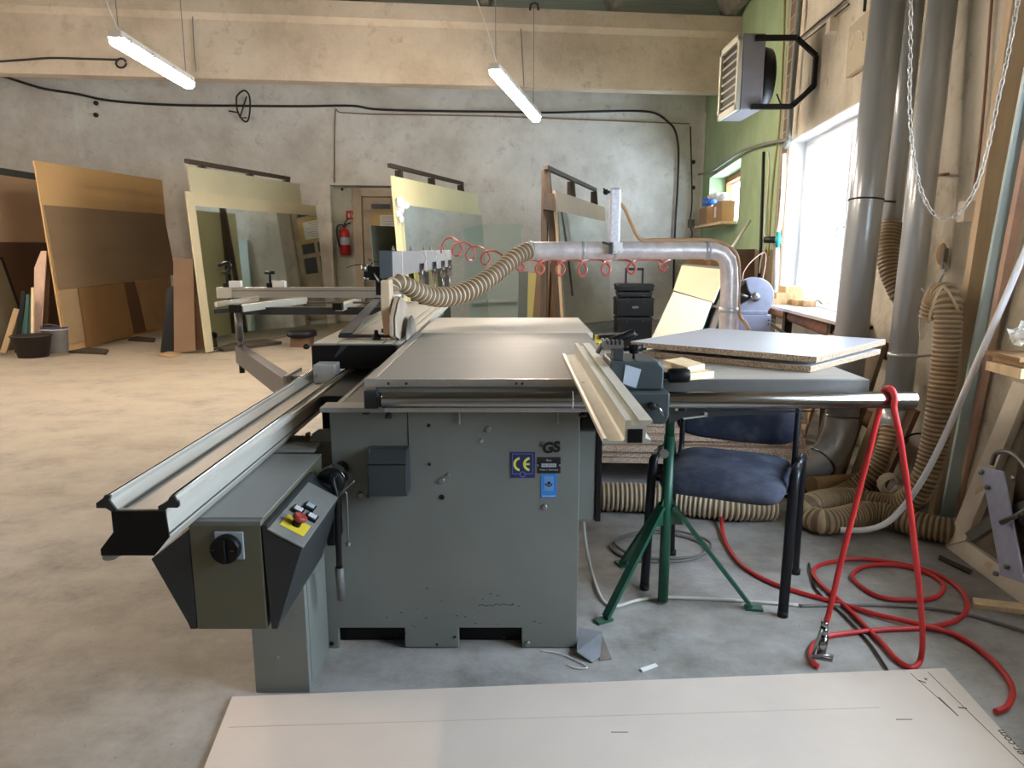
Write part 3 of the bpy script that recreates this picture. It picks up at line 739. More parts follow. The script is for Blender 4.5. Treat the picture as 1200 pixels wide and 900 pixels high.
# dark bar lying across and the diagonal mitre bar
a, b = P(386, 398.5, Z=.895), P(461, 397.5, Z=.895)
MB().bar((a.x, 3.0, .892), (b.x, 3.0, .892), .03, .012).build('cross_bar', m_dark, saw)
p = P(441, 402, Y=2.96); MB().lathe((p.x, 2.965, .87), (0, 0, 1), [(.018, 0), (.018, .03), (.01, .034), (.008, .05)], 16).build('pivot_knob', m_black, saw)
a, b = P(405, 394, Z=.895), P(449, 345, Z=.895)
MB().bar((a.x, a.y, .905), (b.x, b.y, .905), .05, .008, up=(0, 0, 1)).build('mitre_bar', M('blue_black_steel', (34, 42, 48), .65), saw)
# crosscut fence with two flip stops, on the outrigger
YF = 5.0
a, b = P(255, 349, Y=YF), P(447, 337, Y=YF)
zf0, zf1 = a.z, b.z
cf = MB().box(a.x, b.x+.15, YF, YF+.06, zf0, zf1).build('crosscut_fence', m_alu, saw, bevel=.003)
MB().box(a.x-.004, a.x+.1, YF-.004, YF+.064, zf0-.002, zf1+.001).build('fence_end_sleeve', m_aluw, cf)
MB().box(a.x+.02, b.x, YF-.002, YF, zf0+.045, zf0+.05).build('fence_slot', m_alud, cf)
for x0, x1, tall in ((261, 281, 1), (312, 333, 0)):
    p, q_ = P(x0, 338, Y=YF), P(x1, 332, Y=YF)
    MB().box(p.x+.04, q_.x, YF+.005, YF+.055, zf1, zf1+.045).build('flip_stop', m_whitem, cf, bevel=.004)
    mb = MB().box(p.x+.0, p.x+.04, YF+.01, YF+.05, zf1, zf1+.03); mb.cyl((p.x+.02, YF+.03, zf1+.03), (p.x+.02, YF+.03, zf1+.1), .008); mb.cyl((p.x-.012, YF+.03, zf1+.1), (p.x+.052, YF+.03, zf1+.1), .011)
    if tall: mb.tube(crs([(p.x+.02, YF+.03, zf1+.09), (p.x+.05, YF+.03, zf1+.14), (p.x+.03, YF+.03, zf1+.165), (p.x-.03, YF+.03, zf1+.15)], 4), .013, 8)
    mb.build('stop_knob', m_black, cf)
# outrigger frame
zo = .83
def OP(x, y, z=zo): return P(x, y, Z=z)
a, b = P(276, 363.5, Y=4.75), P(480, 363.5, Y=4.75)
MB().box(a.x, b.x, 4.73, 4.78, a.z-.028, a.z+.02).build('outrigger_beam', m_dark, saw, bevel=.002)
ao, bo = P(282, 361.5, Y=4.62), P(358, 351.5, Y=5.0)
MB().bar(ao, bo, .05, .045).build('outrigger_tube', m_aluw, saw, bevel=.002)
p = ao; MB().obox(p+V((-.03, -.01, 0)), (.065, 0, 0), (0, .05, 0), (0, 0, .05)).build('tube_cap', m_black, saw)
MB().cyl(P(253, 357, Y=4.7), P(302, 350, Y=4.95), .018).build('outrigger_roller', m_aluw, saw)
MB().bar(P(252, 365, Y=4.66), P(275, 363, Y=4.66), .04, .03).build('roller_cap', m_dark, saw)
MB().bar(P(397, 361, Y=4.65), P(419, 353, Y=5.0), .05, .04).build('outrigger_tube', m_aluw, saw, bevel=.002)
p = P(396, 359, Y=4.64); MB().obox(p, (.06, 0, 0), (0, .05, 0), (0, 0, .045)).build('tube_cap', m_black, saw)
MB().bar(P(360, 354.5, Y=4.85), P(470, 354.5, Y=4.85), .02, .012).build('thin_rail', m_alud, saw)
# its post and the swinging support arm
pt = P(279, 366, Y=4.72); pb_ = P(280, 407, Y=4.72)
MB().tube([pt, V((pt.x, pt.y, .66))], .025, 14).tube([V((pt.x, pt.y, .66)), V((pt.x, pt.y, .60))], .016, 12).build('outrigger_post', m_alud, saw)
e = V((-1.05, 3.42, .57))
MB().bar(V((pt.x-.02, pt.y+.04, .56)), e, .06, .115).build('support_arm', M('arm_grey', (86, 84, 84), .5), saw, bevel=.004)
p = V((pt.x, pt.y, .44)); MB().cyl(p, p+V((0, 0, .06)), .018).build('arm_foot', m_black, saw)
mb = MB().box(-1.06, -.80, 3.36, 3.5, .50, .66); mb.box(-1.06, -1.04, 3.3, 3.55, .48, .67); mb.box(-.9, -.56, 3.38, 3.5, .52, .6)
mb.build('arm_pivot', m_cab2, saw, bevel=.004)
# flat dark clamp plate stored at the far end of the slide
a, b = P(338, 392.5, Y=5.3), P(392, 390, Y=5.3)
# pneumatic pressure beam over the sliding table
n0, n1 = V((-.655, 4.0, 0)), V((-.53, 6.4, 0))
def bz(y, Y): return P(600, y, Y=Y).z
zt_, zb_ = 1.232, 1.093
d_ = (n1-n0).normalized(); s_ = V((d_.y, -d_.x, 0))
mid = (n0+n1)/2
pbm = MB().obox(mid+V((0, 0, (zt_+zb_)/2))-s_*.03, n1-n0, s_*.06, (0, 0, zt_-zb_)).build('pressure_beam', M('beam_alu', (160, 156, 152), .45, metal=.3, n=7, var=.05), saw, bevel=.003)
MB().obox(n0+V((0, -.004, (zt_+zb_)/2))-s_*.03, d_*.008, s_*.07, (0, 0, zt_-zb_+.008)).build('beam_end_plate', M('slate_paint', (72, 82, 90), .5), pbm)
mb = MB()
for f in (.12, .46, .66): mb.obox(n0.lerp(n1, f)+s_*.001+V((0, 0, (zt_+zb_)/2)), d_*.008, s_*.003, (0, 0, zt_-zb_))
mb.build('beam_joint', m_whitem, pbm)
for f in (.08, .3, .5, .62, .75, .9):
    c = n0.lerp(n1, f)-s_*.03+V((0, 0, zt_)); MB().cyl(c, c+V((0, 0, .018)), .007, n=8).cyl(c+V((0, 0, .016)), c+V((0, 0, .03)), .004, n=8).build('air_fitting', m_steel, pbm)
for i, f in enumerate((.36, .58, .76, .92)):
    c = n0.lerp(n1, f)+s_*.012
    cy = MB().cyl(c+V((0, 0, 1.02)), c+V((0, 0, 1.15)), .018, n=14); cy.obox(c+V((0, 0, 1.09)), d_*.03, s_*.04, (0, 0, .03))
    o = cy.build('clamp_cylinder', m_chrome, saw)
    MB().cyl(c+V((0, 0, .91)), c+V((0, 0, 1.02)), .007, n=10).build('piston_rod', m_steel, o)
    MB().lathe(c+V((0, 0, .882)), (0, 0, 1), [(.026, 0), (.026, .02), (.012, .03)], 14).build('clamp_foot', m_blackm, o)
    MB().tube(crs([c+V((0, 0, 1.14)), c+s_*.03+V((0, 0, 1.18)), c+V((0, 0, 1.235))], 4), .003, 6).build('air_line', m_pink, o)
# far support column of the beam (stands on the slide) and the valve unit at its near end
MB().obox(n1-d_*.06+V((0, 0, .98))-s_*.03, d_*.06, s_*.06, (0, 0, .215)).obox(n1-d_*.6+V((0, -.78, .985))-s_*.03, d_*.05, s_*.05, (0, 0, .21)).build('beam_post', m_alud, saw)
c = P(438, 320, Y=4.05)
vu = MB().obox(c, (.10, 0, 0), (0, .06, 0), (0, 0, .075)).obox(c+V((.03, 0, -.075)), (.035, 0, 0), (0, .05, 0), (0, 0, .09)).build('valve_unit', m_black, saw, bevel=.003)
MB().cyl(c+V((-.045, -.03, .01)), c+V((-.045, -.03, .045)), .018, n=12).cyl(c+V((-.05, -.04, -.03)), c+V((-.02, -.04, -.03)), .008, n=8).tube([c+V((.01, -.045, 0)), c+V((.035, -.05, -.045))], .005, 8).build('valve_fitting', m_steel, vu)
MB().tube(crs([c+V((-.02, 0, .04)), c+V((-.09, .0, .045)), c+V((-.15, .0, .03))], 4), .003, 6).tube(crs([c+V((-.02, 0, .035)), c+V((0, 0, .06)), c+V((.04, 0, .065))], 4), .003, 6).build('valve_hose', m_cable, vu)
# saw blade, riving plate and dusty guard
MB().lathe((-.4375, 3.13, .765), (1, 0, 0), [(.0, -.0015), (.20, -.0015), (.20, .0015), (.0, .0015)], 48).build('saw_blade', m_steel, saw)
Yg = 3.12
def gp(x, y): return P(x, y, Y=Yg)
gpl = (V((-.487, 3.1, 1)), V((-1, 0, 0)))
gpts = [PP(x, y, gpl) for x, y in ((456.5, 394), (456, 372), (460, 354), (463, 347), (468, 349), (472, 375), (477, 398), (470, 404))]
gr = MB().prism(gpts, (.016, 0, 0)).build('blade_guard', m_guard, saw, bevel=.003)
MB().prism([p+V((.022, 0, 0)) for p in gpts[:4]+[gpts[4]+V((0, .08, -.04)), gpts[6], gpts[7]]], (.003, 0, 0)).build('guard_side', m_guard, saw)
a = P(451, 328, Y=2.95); 
MB().prism([P(446, 329, Y=2.95), P(455.5, 328, Y=2.95), P(456.5, 345, Y=2.95), P(457, 370, Y=2.95), P(458, 392, Y=2.95), P(450, 393, Y=2.95), P(446.5, 365, Y=2.95)], (0, .1, 0)).build('guard_front_shoe', M('dusty_wood', (196, 172, 142), .7, n=10, var=.12), gr, bevel=.002)
MB().tube([P(462, 345, Y=3.12), P(463, 362, Y=3.12)], [.032, .012], 14).build('hose_nozzle', m_whitem, gr)
MB().obox(P(451.5, 388, Y=2.95)+V((0, .02, 0)), (.034, 0, 0), (0, .03, 0), (0, 0, .015)).build('guard_bolt', m_dark, gr)
# electrical box under the rail end
EY = 1.56
eb = MB().box(-.735, -.572, EY, 2.1, .376, .642).build('electrical_box', m_olive, saw, bevel=.002)
MB().box(-.736, -.5705, EY-.002, EY+.018, .632, .6425).build('box_lip', m_cab, eb)
MB().box(-.735, -.5715, EY+.0185, 2.099, .6422, .6445).build('lit_box_top', m_cab2, eb)  # lighter sheet paints the light falling on top of the box
p = P(270, 640, Y=EY)
MB().box(p.x-.032, p.x+.032, EY-.006, EY, p.z-.03, p.z+.036).build('switch_plate', m_stickg, eb, bevel=.001)
sw = MB().lathe((p.x-.004, EY-.006, p.z), (0, -1, 0), [(.032, 0), (.033, .004), (.0335, .018), (.031, .022)], 40).build('main_switch', m_black, eb)
MB().box(p.x-.009, p.x+.001, EY-.038, EY-.028, p.z-.028, p.z+.028).build('switch_grip', m_black, sw, bevel=.002)
mb = MB()
for dx, dz in ((.018, 0), (-.026, .002), (-.004, -.026)): mb.box(p.x-.004+dx-.004, p.x-.004+dx+.004, EY-.0286, EY-.0278, p.z+dz-.0006, p.z+dz+.0006)
mb.build('switch_marks', m_alud, sw)
# left hopper-shaped side cover
MB().prism([(-.828, EY, .551), (-.7365, EY, .622), (-.7365, EY, .376), (-.752, EY, .376), (-.757, EY, .392)], (0, .5, 0)).build('side_cover', m_dark, saw, bevel=.002)
# control console
con = MB().prism([(-.570, EY, .632), (-.557, EY, .632), (-.555, EY, .619), (-.480, EY, .576), (-.548, EY, .376), (-.562, EY, .376)], (0, .40, 0)).build('control_console', m_dark, saw, bevel=.002)
za, zb = V((-.557, EY, .6215)), V((-.478, EY, .5765))
un = (zb-za).normalized(); nn = V((-un.z, 0, un.x)).normalized()
if nn.z < 0: nn = -nn
pl = MB().prism([za-V((0, .002, 0)), zb-V((0, .002, 0)), zb+V((0, .335, 0)), za+V((0, .335, 0))], nn*.004).build('control_plate', M('console_plate', (126, 126, 122), .45, n=12, var=.1), con, bevel=.001)
def cpt(u, v, h=.004): return za+un*(u*(zb-za).length)+V((0, v*.335, 0))+nn*h
def cbox(u, v, wu, wv, h0, h1, m, nm, par, bev=.001):
    return MB().obox(cpt(u, v, (h0+h1)/2), un*wu, V((0, wv, 0)), nn*(h1-h0)).build(nm, m, par, bevel=bev)
es = cbox(.5, .22, .062, .065, .004, .006, m_yel, 'emergency_plate', con)
MB().cyl(cpt(.5, .22, .006), cpt(.5, .22, .022), .011, n=18).build('stop_collar', m_black, es)
MB().lathe(cpt(.5, .22, .02), nn, [(.011, 0), (.017, .004), (.018, .011), (.013, .015)], 22).build('stop_button', m_redb, es)
for u, v in ((.30, .44), (.72, .44), (.5, .58)):
    b0_ = cbox(u, v, .028, .036, .004, .010, m_black, 'push_button', con)
    cbox(u, v, .021, .022, .010, .013, m_white if v < .5 else m_stickg, 'button_cap', b0_)
mb = MB()
for v in (.2, .75): mb.cyl((-.568, EY+.40*v, .61), (-.558, EY+.40*v, .61), .006, n=10)
mb.build('console_screw', m_black, con)
# pedestal
MB().box(-.733, -.578, 1.877, 2.10, .0, .375).build('pedestal', m_cab, saw, bevel=.002)
pd = MB().box(-.5778, -.5765, 1.90, 2.05, .02, .37).build('pedestal_side', m_cab, saw)
for x, y in ((330, 702), (347, 716), (326, 770)):
    p = P(349 if x < 340 else 349, y, Y=1.877); p = P(x, y, Y=1.876); MB().cyl(p, p-V((0, .002, 0)), .004, n=10).build('screw', m_steel, saw)
MB().box(-.76, -.733, 1.95, 2.05, .12, .375).build('cable_trunk', m_olive, saw)
# bracket plate left of the cabinet
MB().prism([(-.67, 2.24, .53), (-.665, 2.24, .59), (-.635, 2.24, .672), (-.615, 2.24, .685), (-.546, 2.24, .685), (-.546, 2.24, .53)], (0, .008, 0)).build('mounting_bracket', m_cab2, saw, bevel=.002)
MB().box(-.545-.0, -.546+.0001, 2.2, 2.3, .6, .755)
mb = MB().box(-.80, -.60, 2.12, 2.2, .643, .652); mb.cyl((-.665, 2.28, .655), (-.665, 2.30, .655), .007)
mb.build('bracket_foot', m_cab2, saw)
# height crank
hp = P(389, 563, Y=1.98)
cr = MB().lathe(hp+V((0, .13, 0)), (0, -1, 0), [(.018, 0), (.018, .10), (.04, .10), (.04, .15), (.037, .155), (.012, .157)], 28).build('crank_hub', m_black, saw)
MB().lathe(hp+V((0, .03, 0)), (0, -1, 0), [(.0402, 0), (.0406, .003), (.0406, .035), (.0402, .038)], 28).build('hub_ring', m_chrome, cr)
p0 = P(389.5, 562, Y=1.93); p1 = P(395, 585, Y=1.92); p2 = P(397.5, 665, Y=1.94); p3 = P(400, 702, Y=1.95)
MB().tube(crs([p0+V((0, .04, 0)), p0, p1, p1.lerp(p2, .3), p2], 6), .0085, 12).build('crank_arm', m_black, cr)
MB().tube([p2, p3], .0125, 14).build('crank_grip', M('grey_grip', (96, 96, 94), .5), cr)
MB().tube(crs([P(398, 580, Y=2.0), P(405, 577, Y=2.0), P(406.5, 590, Y=2.0), P(408, 635, Y=2.0)], 6), .003, 8).sph(P(408, 638, Y=2.0), .008).build('release_rod', m_steel, cr)
MB().bar(P(400, 577, Y=2.04), P(415, 564, Y=2.04), .004, .014, up=(0, 1, 0)).build('crank_pointer', m_cab2, cr)
MB().box(P(383, 600, Y=2.0).x-.005, P(391, 600, Y=2.0).x, 2.0, 2.1, cz(640, 2.0), cz(590, 2.0)).build('crank_housing', m_black, saw, bevel=.003)

# ================================================================= OVERHEAD EXTRACTION
YD = 4.2
pts = [P(x, y, Y=YD) for x, y in ((620, 294), (700, 293.5), (780, 293.5), (825, 293.5))]
cor = [P(840, 295, Y=YD), P(850, 301, Y=YD), P(854, 312, Y=YD)]
dn = [P(854.5, 330, Y=YD), P(854, 360, Y=YD)]; dn.append(V((dn[-1].x, YD, 0.03)))
dz_ = P(854, 300, Y=YD)
duct = MB().tube(resample(crs(pts+cor+dn, 8), .05), .050, 24).build('extraction_duct', m_foil, None, label='foil-taped overhead extraction duct bending down behind the white boards', category='duct')
for x in (622, 684, 721, 828):
    p = P(x, 293.6, Y=YD); MB().cyl(p-V((.012, 0, 0)), p+V((.012, 0, 0)), .0535, n=24).build('duct_clamp', m_galv, duct)
p = dn[1]; MB().cyl(p+V((0, 0, .0)), p+V((0, 0, -.03)), .054, n=24).build('duct_clamp', m_galv, duct)
path = [P(463, 362, Y=3.12), P(461, 348, Y=3.12), P(459, 338, Y=3.15), P(468, 331, Y=3.2), P(484, 339, Y=3.3), P(505, 347, Y=3.45), P(530, 347, Y=3.6), P(556, 337, Y=3.75), P(585, 317, Y=3.95), P(603, 302, Y=4.08), P(618, 294.5, Y=4.18), P(626, 294, Y=4.2)]
path = path[1:]
pth = resample(crs(path, 8), .0045)
n = len(pth); rr = []
for i in range(n):
    f = i/n; base = .034+.016*min(1, f*3)
    rr.append(base-.011*(0, .15, .75, 1, 1, .75, .15, 0)[i % 8])
MB().tube(pth, rr, 20, mf=lambda i: 0 if i % 8 in (7, 0, 1) else 1).build('flexible_hose', [m_hosel, m_groovel], None, label='beige ribbed hose curving from the blade guard up to the overhead duct', category='hose')
# slotted hanger post with its clamp
yd = YD-.055
hg = thing('hanger_post', 'white speckled upright post clamped onto the overhead duct', 'post', P(720, 298, Y=yd))
a, b = P(712.5, 284, Y=yd), P(727, 220.5, Y=yd)
MB().box(a.x, b.x, yd-.035, yd-.005, a.z-.01, b.z).build('channel', M('speckled_steel', (206, 204, 210), .45, metal=.4, n=60, var=.14), hg, bevel=.012)
MB().box(P(717, 300, Y=yd).x, P(728, 300, Y=yd).x, yd-.042, yd-.0352, P(700, 297, Y=yd).z, P(700, 284, Y=yd).z).build('clamp_plate', m_whitem, hg, bevel=.002)
mb = MB()
for x in (720.5, 725): p = P(x, 295, Y=yd-.043); mb.cyl(p, p-V((0, .003, 0)), .003, n=8)
mb.build('clamp_screw', m_black, hg)
p = P(716, 287, Y=yd-.045); MB().box(p.x-.006, p.x+.006, yd-.05, yd, p.z-.05, p.z+.015).tube([p, P(706, 284, Y=yd-.06)], .006, 8).build('clamp_handle', m_dark, hg)
p = P(710, 225, Y=yd-.02); MB().sph(p, .016).tube([p, p+V((.03, 0, 0))], .007, 8).tube([p, p+V((-.014, 0, .02))], .005, 8).build('post_knob', m_black, hg)
pp = [P(727, 238, Y=YD-.03), P(733, 246, Y=YD-.02), P(740, 262, Y=YD), P(748, 278, Y=YD), P(757, 282, Y=YD), P(765, 281.4, Y=YD), P(800, 281.4, Y=YD), P(826, 281.4, Y=YD), P(842, 283.5, Y=YD), P(856, 290, Y=YD), P(864, 302, Y=YD), P(866, 325, Y=YD), P(865, 350, Y=YD), P(867, 370, Y=YD), P(874, 380, Y=YD-.1), P(880, 392, Y=YD-.15)]
MB().tube(crs(pp, 6), .011, 10).build('cable_conduit', M('orange_tan_cable', (186, 146, 104), .5), None, label='orange-tan cable running from the hanger post along the top of the duct', category='cable')
# coiled air hose
cp = [(517, 297), (518, 287), (523, 280), (530, 279), (537, 284), (541, 292), (538, 299), (532, 299), (530, 293), (534, 286), (544, 284), (553, 289), (557, 298), (553, 305), (548, 304), (546, 297), (551, 290), (561, 289), (570, 294), (574, 303), (570, 310), (565, 308), (564, 301), (569, 295), (579, 294), (590, 300), (600, 306)]
pts = [P(x, y, Y=5.2-.9*i/len(cp)+(.03 if i % 2 else -.0)) for i, (x, y) in enumerate(cp)]
for xc, yb in ((610, 318), (632.5, 321), (656.5, 322.5), (682.5, 323.5), (710, 322.5), (740, 321), (777, 317.5)):
    pts += [P(xc-8, 304.5, Y=4.29), P(xc-1, 307, Y=4.27), P(xc+4.5, 313, Y=4.25), P(xc+4, yb-3, Y=4.24), P(xc, yb, Y=4.23), P(xc-4, yb-3, Y=4.22), P(xc-4.5, 313, Y=4.21), P(xc+1, 307, Y=4.22), P(xc+8, 304.5, Y=4.28)]
MB().tube(crs(pts, 6), .0065, 8).build('coiled_air_hose', M('coral_coil', (190, 92, 80), .35), None, label='thin red coiled air hose looping under the overhead duct', category='air hose')
# ================================================================= BOARDS ON AND NEAR THE SAW
def board(z0, z1, cs, label, m_top, th_layers=True, grp=None):
    pts = [P(x, y, Z=z1) for x, y in cs]
    t = thing('white_board', label, 'board', (sum(p.x for p in pts)/4, sum(p.y for p in pts)/4, z0), grp)
    MB().prism([V((p.x, p.y, z0+.001)) for p in pts], (0, 0, z1-z0-.002)).build('chipboard_core', m_chip, t)
    c = sum((V(p) for p in pts), V())/4
    for nm, z in (('face_sheet', z1-.001),):
        MB().prism([V((c.x+(p.x-c.x)*.9995, c.y+(p.y-c.y)*.9995, z)) for p in pts], (0, 0, .001)).build(nm, m_top, t)
    return pts
ptsT = board(.912, .932, ((739, 400), (957, 418), (1038, 397.5), (831, 384.5)), 'white-faced chipboard panel, upper of the two lying on the extension table', m_white)
board(.880, .899, ((752, 411), (950, 429.5), (1032, 409), (838, 396)), 'white-faced chipboard panel, lower of the two lying on the extension table', m_white)
for i, (x, y) in enumerate(((790, 403), (940, 414), (960, 402))):
    p = P(x, y, Z=.912); MB().box(p.x-.04, p.x+.04, p.y+.03, p.y+.06, .8995, .9115).build('spacer_strip', m_woodd, None, label=('thin dark spacer strip between the two white panels, ' + ('left end', 'front right corner', 'rear right corner')[i]), category='wood strip')
def block(cs, z0, z1, m, label, cat='wood block', name='wood_block'):
    pts = [P(x, y, Z=z1) for x, y in cs]
    return MB().prism([V((p.x, p.y, z0)) for p in pts], (0, 0, z1-z0)).build(name, m, None, label=label, category=cat)
block(((777, 422), (806, 430.5), (826, 426.5), (800, 418.5)), .900, .915, m_pinew, 'small pale offcut block stacked on top beside the fence carriage')
block(((781, 431), (808, 438), (837, 435), (808, 429)), .8795, .8985, m_pinew, 'small pale offcut block lying flat under another on the extension table')
# pallet of chipboard sheets behind the saw
random.seed(11)
z = .135
for i in range(12):
    dx, dy = random.uniform(-.02, .02), random.uniform(-.04, .04)
    th = random.choice((.022, .026, .03)) if i else .03
    word = ('lowest', 'second', 'third', 'fourth', 'fifth', 'sixth', 'seventh', 'eighth', 'ninth', 'tenth', 'eleventh', 'topmost')[i]
    MB().prism([(.28+dx, 3.7+dy, z), (1.52+dx, 3.62+dy, z), (1.56+dx, 4.5+dy, z), (.32+dx, 4.6+dy, z)], (0, 0, th)).build('chipboard_sheet', m_chipp, None, label=('bare chipboard sheet in the pile behind the chair, %s %s' % (word, 'from the floor' if i not in (0, 11) else 'of the pile')), category='board', group='chipboard sheets piled behind the saw')
    z += th+.005
for i, (x, w) in enumerate(((.42, 'left'), (.9, 'middle'), (1.38, 'right'))):
    MB().box(x-.04, x+.04, 3.72, 4.4, .0, .134).build('pallet_block', m_woodd, None, label='dark timber bearer under the %s of the chipboard pile' % w, category='timber bearer')
# ================================================================= CHAIR
FL, FR, RR, RL = [V((a, b, 0)) for a, b in ((.494, 2.52), (.936, 2.317), (1.108, 2.65), (.663, 2.83))]
ch = thing('conference_chair', 'stacking chair with worn dark blue fabric seat and black steel frame', 'chair', ((FL+FR+RR+RL)/4))
cc_ = (FL+FR+RR+RL)/4; ux = (FR-FL).normalized(); uy = V((-ux.y, ux.x, 0)); uz = V((0, 0, 1))
def seatf(a, b, c):
    z = .447+.040*c-.016*max(0, -b)**3*2+.008*b*b-.006*abs(a)**3
    return cc_+ux*(a*.215)+uy*(b*.225-.035)+uz*z
MB().sell(seatf, 40, 14, .34).build('seat', m_blue, ch)
def backf(a, b, c):
    a = a-.04; w = .232-.008*b
    z = .665+.155*b-.02*(1-a*a)*(b < 0)*abs(b)
    return cc_+ux*(a*w)+uy*(.215+.03*c+.03*a*a*-1+.03+.05*(b+1))+uz*z
MB().sell(lambda a, b, c: backf(a, b, c), 40, 14, .3).build('backrest', m_blue, ch)
for s, (f, r) in ((-1, (FL, RL)), (1, (FR, RR))):
    ft = f+uz*.46+(r-f)*.12; rt = r+uz*.46-(r-f)*.12
    MB().tube(crs([f, f.lerp(ft, .5), f.lerp(ft, .93), ft+uz*.03+(r-f)*.04], 6)+[ft.lerp(rt, .3)+uz*.045], .0135, 12, sq=1.35).build('front_leg', m_chairf, ch)
    MB().tube([ft.lerp(rt, .3)+uz*.045]+crs([rt+uz*.03-(r-f)*.04, r.lerp(rt, .93), r.lerp(rt, .5), r], 6), .0125, 12, sq=1.35).build('rear_leg', m_chairf, ch)
    q = rt-ux*s*.03; MB().tube(crs([q+uz*(-.05)-uy*.1, q, q+uz*.1+uy*.015, q+uz*.36+uy*.06], 5), .011, 10).build('back_post', m_chairf, ch)
    MB().cyl(f, f+uz*.02, .018).build('foot_cap', m_blackm, ch); MB().cyl(r, r+uz*.02, .018).build('foot_cap', m_blackm, ch)
MB().tube([FL+uz*.415+uy*.06, FR+uz*.415+uy*.06], .01, 10).tube([FL+uz*.415+uy*.3, FR+uz*.415+uy*.3], .01, 10).build('seat_crossbar', m_chairf, ch)
# ================================================================= GREEN STAND
gb = P(776.5, 707, Z=0)
gs = thing('roller_stand', 'green steel tripod work stand with round clamp disc under the table', 'stand', gb)
MB().cyl(gb+uz*.01, gb+uz*.62, .0185, n=22).build('outer_tube', m_green, gs)
MB().cyl(gb+uz*.02, gb+uz*.012, .0185, n=22)
MB().cyl(gb+uz*.62, gb+uz*.858, .0155, n=20).build('inner_tube', m_green, gs)
for nm, (x, y) in (('leg', (707, 728)), ('leg', (883, 714)), ('leg', (728, 662))):
    f = P(x, y, Z=0); d = (f-gb); 
    lg = MB().bar(gb+d.normalized()*.022+uz*.37, f-d.normalized()*.01+uz*.012, .032, .012).build(nm, m_green, gs)
    MB().obox(f+uz*.005, d.normalized()*.06, V((-d.y, d.x, 0)).normalized()*.035, (0, 0, .008)).build('foot_pad', m_green, lg)
    MB().prism([gb+d.normalized()*.018+uz*.30, gb+d.normalized()*.018+uz*.40, gb+d.normalized()*.06+uz*.30], V((-d.y, d.x, 0)).normalized()*.006).build('gusset', m_green, lg)
kd = P(778, 531, Y=gb.y-.02); MB().lathe(kd+V((0, .02, 0)), (0, -1, 0), [(.006, 0), (.006, .022), (.0155, .023), (.0155, .029)], 22).build('clamp_disc', m_steel, gs)
# ================================================================= RED HOSE
def F(x, y, z=.009): return P(x, y, Z=z)
rh = []
con_ = P(965, 772, Z=.02)
s1 = [P(966, 735, Y=2.02), P(972, 716, Y=2.03), P(985, 660, Y=2.04), P(1003, 590, Y=2.045), P(1022, 515, Y=2.04), P(1033, 470, Y=2.035)]
top = [V((s1[-1].x+.002*i/6, 2.0+.0335*math.cos(math.radians(15+25*i)), .831+.0335*math.sin(math.radians(15+25*i)))) for i in range(7)]
s2 = [P(1048, 480, Y=1.965), P(1056, 520, Y=1.96), P(1067, 600, Y=1.97), P(1076, 680, Y=1.98), P(1080, 740, Y=1.985), P(1079, 770, Z=.012), P(1068, 782, Z=.01), P(1050, 771, Z=.009), P(1033, 753, Z=.009), P(1013, 733, Z=.01), P(987, 707, Z=.009), P(962, 685, Z=.009), P(953, 670, Z=.009), P(967, 660), P(1007, 655), P(1060, 662), P(1100, 674), P(1127, 693), P(1133, 713), P(1120, 727), P(1087, 735), P(1033, 738), P(993, 742), P(970, 745), P(955, 753), P(950, 765), P(953, 778), P(960, 782)] if False else None
fl = [(1079, 772), (1068, 782.5), (1050, 772), (1033, 753), (1013, 733), (987, 707), (962, 685), (953, 670), (967, 660), (1007, 655), (1060, 662), (1100, 674), (1127, 693), (1133, 713), (1120, 727), (1087, 735), (1033, 738), (993, 742), (970, 746), (955, 754), (950, 766), (954, 778), (959, 781)]
s2 = [P(1048, 480, Y=1.965), P(1056, 520, Y=1.96), P(1067, 600, Y=1.97), P(1076, 680, Y=1.98), P(1081, 738, Y=2.0)]+[F(x, y, .009 if i else .02) for i, (x, y) in enumerate(fl)]
ho = thing('air_hose', 'bright red air hose draped over the guide bar and looped on the floor', 'hose', F(1060, 740, 0))
MB().tube(crs(s1+top+s2, 8), .0085, 12).build('hose', m_red, ho)
a_, b_ = P(966, 735, Y=2.02), P(962, 768, Y=2.02)
cn = MB().cyl(a_, a_.lerp(b_, .3), .012, n=14).cyl(a_.lerp(b_, .3), b_, .016, .013, n=14).cyl(a_+uz*.02, a_-uz*.0, .0105, n=12).build('hose_coupling', m_chrome, ho)
MB().tube([b_+V((-.03, 0, -.005)), b_+V((.03, -.01, -.012)), b_+V((.025, -.02, .01)), b_+V((-.02, -.02, .012))], .005, 8, closed=True).tube([a_+V((-.012, -.01, 0)), b_+V((-.03, -.01, .01))], .005, 8).build('coupling_lever', m_steel, cn)
h2 = [P(843, 520, Y=3.3), P(843, 560, Y=3.2), F(845, 604, .03), F(849, 632), F(867, 660), F(900, 681), F(940, 695), F(980, 706), F(1027, 720, .012), F(1083, 733, .018), F(1117, 743), F(1150, 763), F(1176, 788), F(1187, 810), F(1180, 828, .012), F(1167, 834, .012), F(1150, 842, .012), F(1130, 880, .012)]
MB().tube(crs(h2[2:16], 8), .0085, 12).build('air_hose', m_red, None, label='dusty red air hose curving across the floor from the chair to the cardboard', category='hose')
h3 = [(1096, 700), (1067, 703), (1033, 700), (1010, 688), (999, 674), (1017, 663), (1053, 663), (1087, 672), (1106, 686)]
MB().tube(crs([F(x, y) for x, y in h3], 8, closed=True), .0085, 12, closed=True).build('air_hose', m_red, None, label='small closed loop of red hose lying inside the larger coil', category='hose')
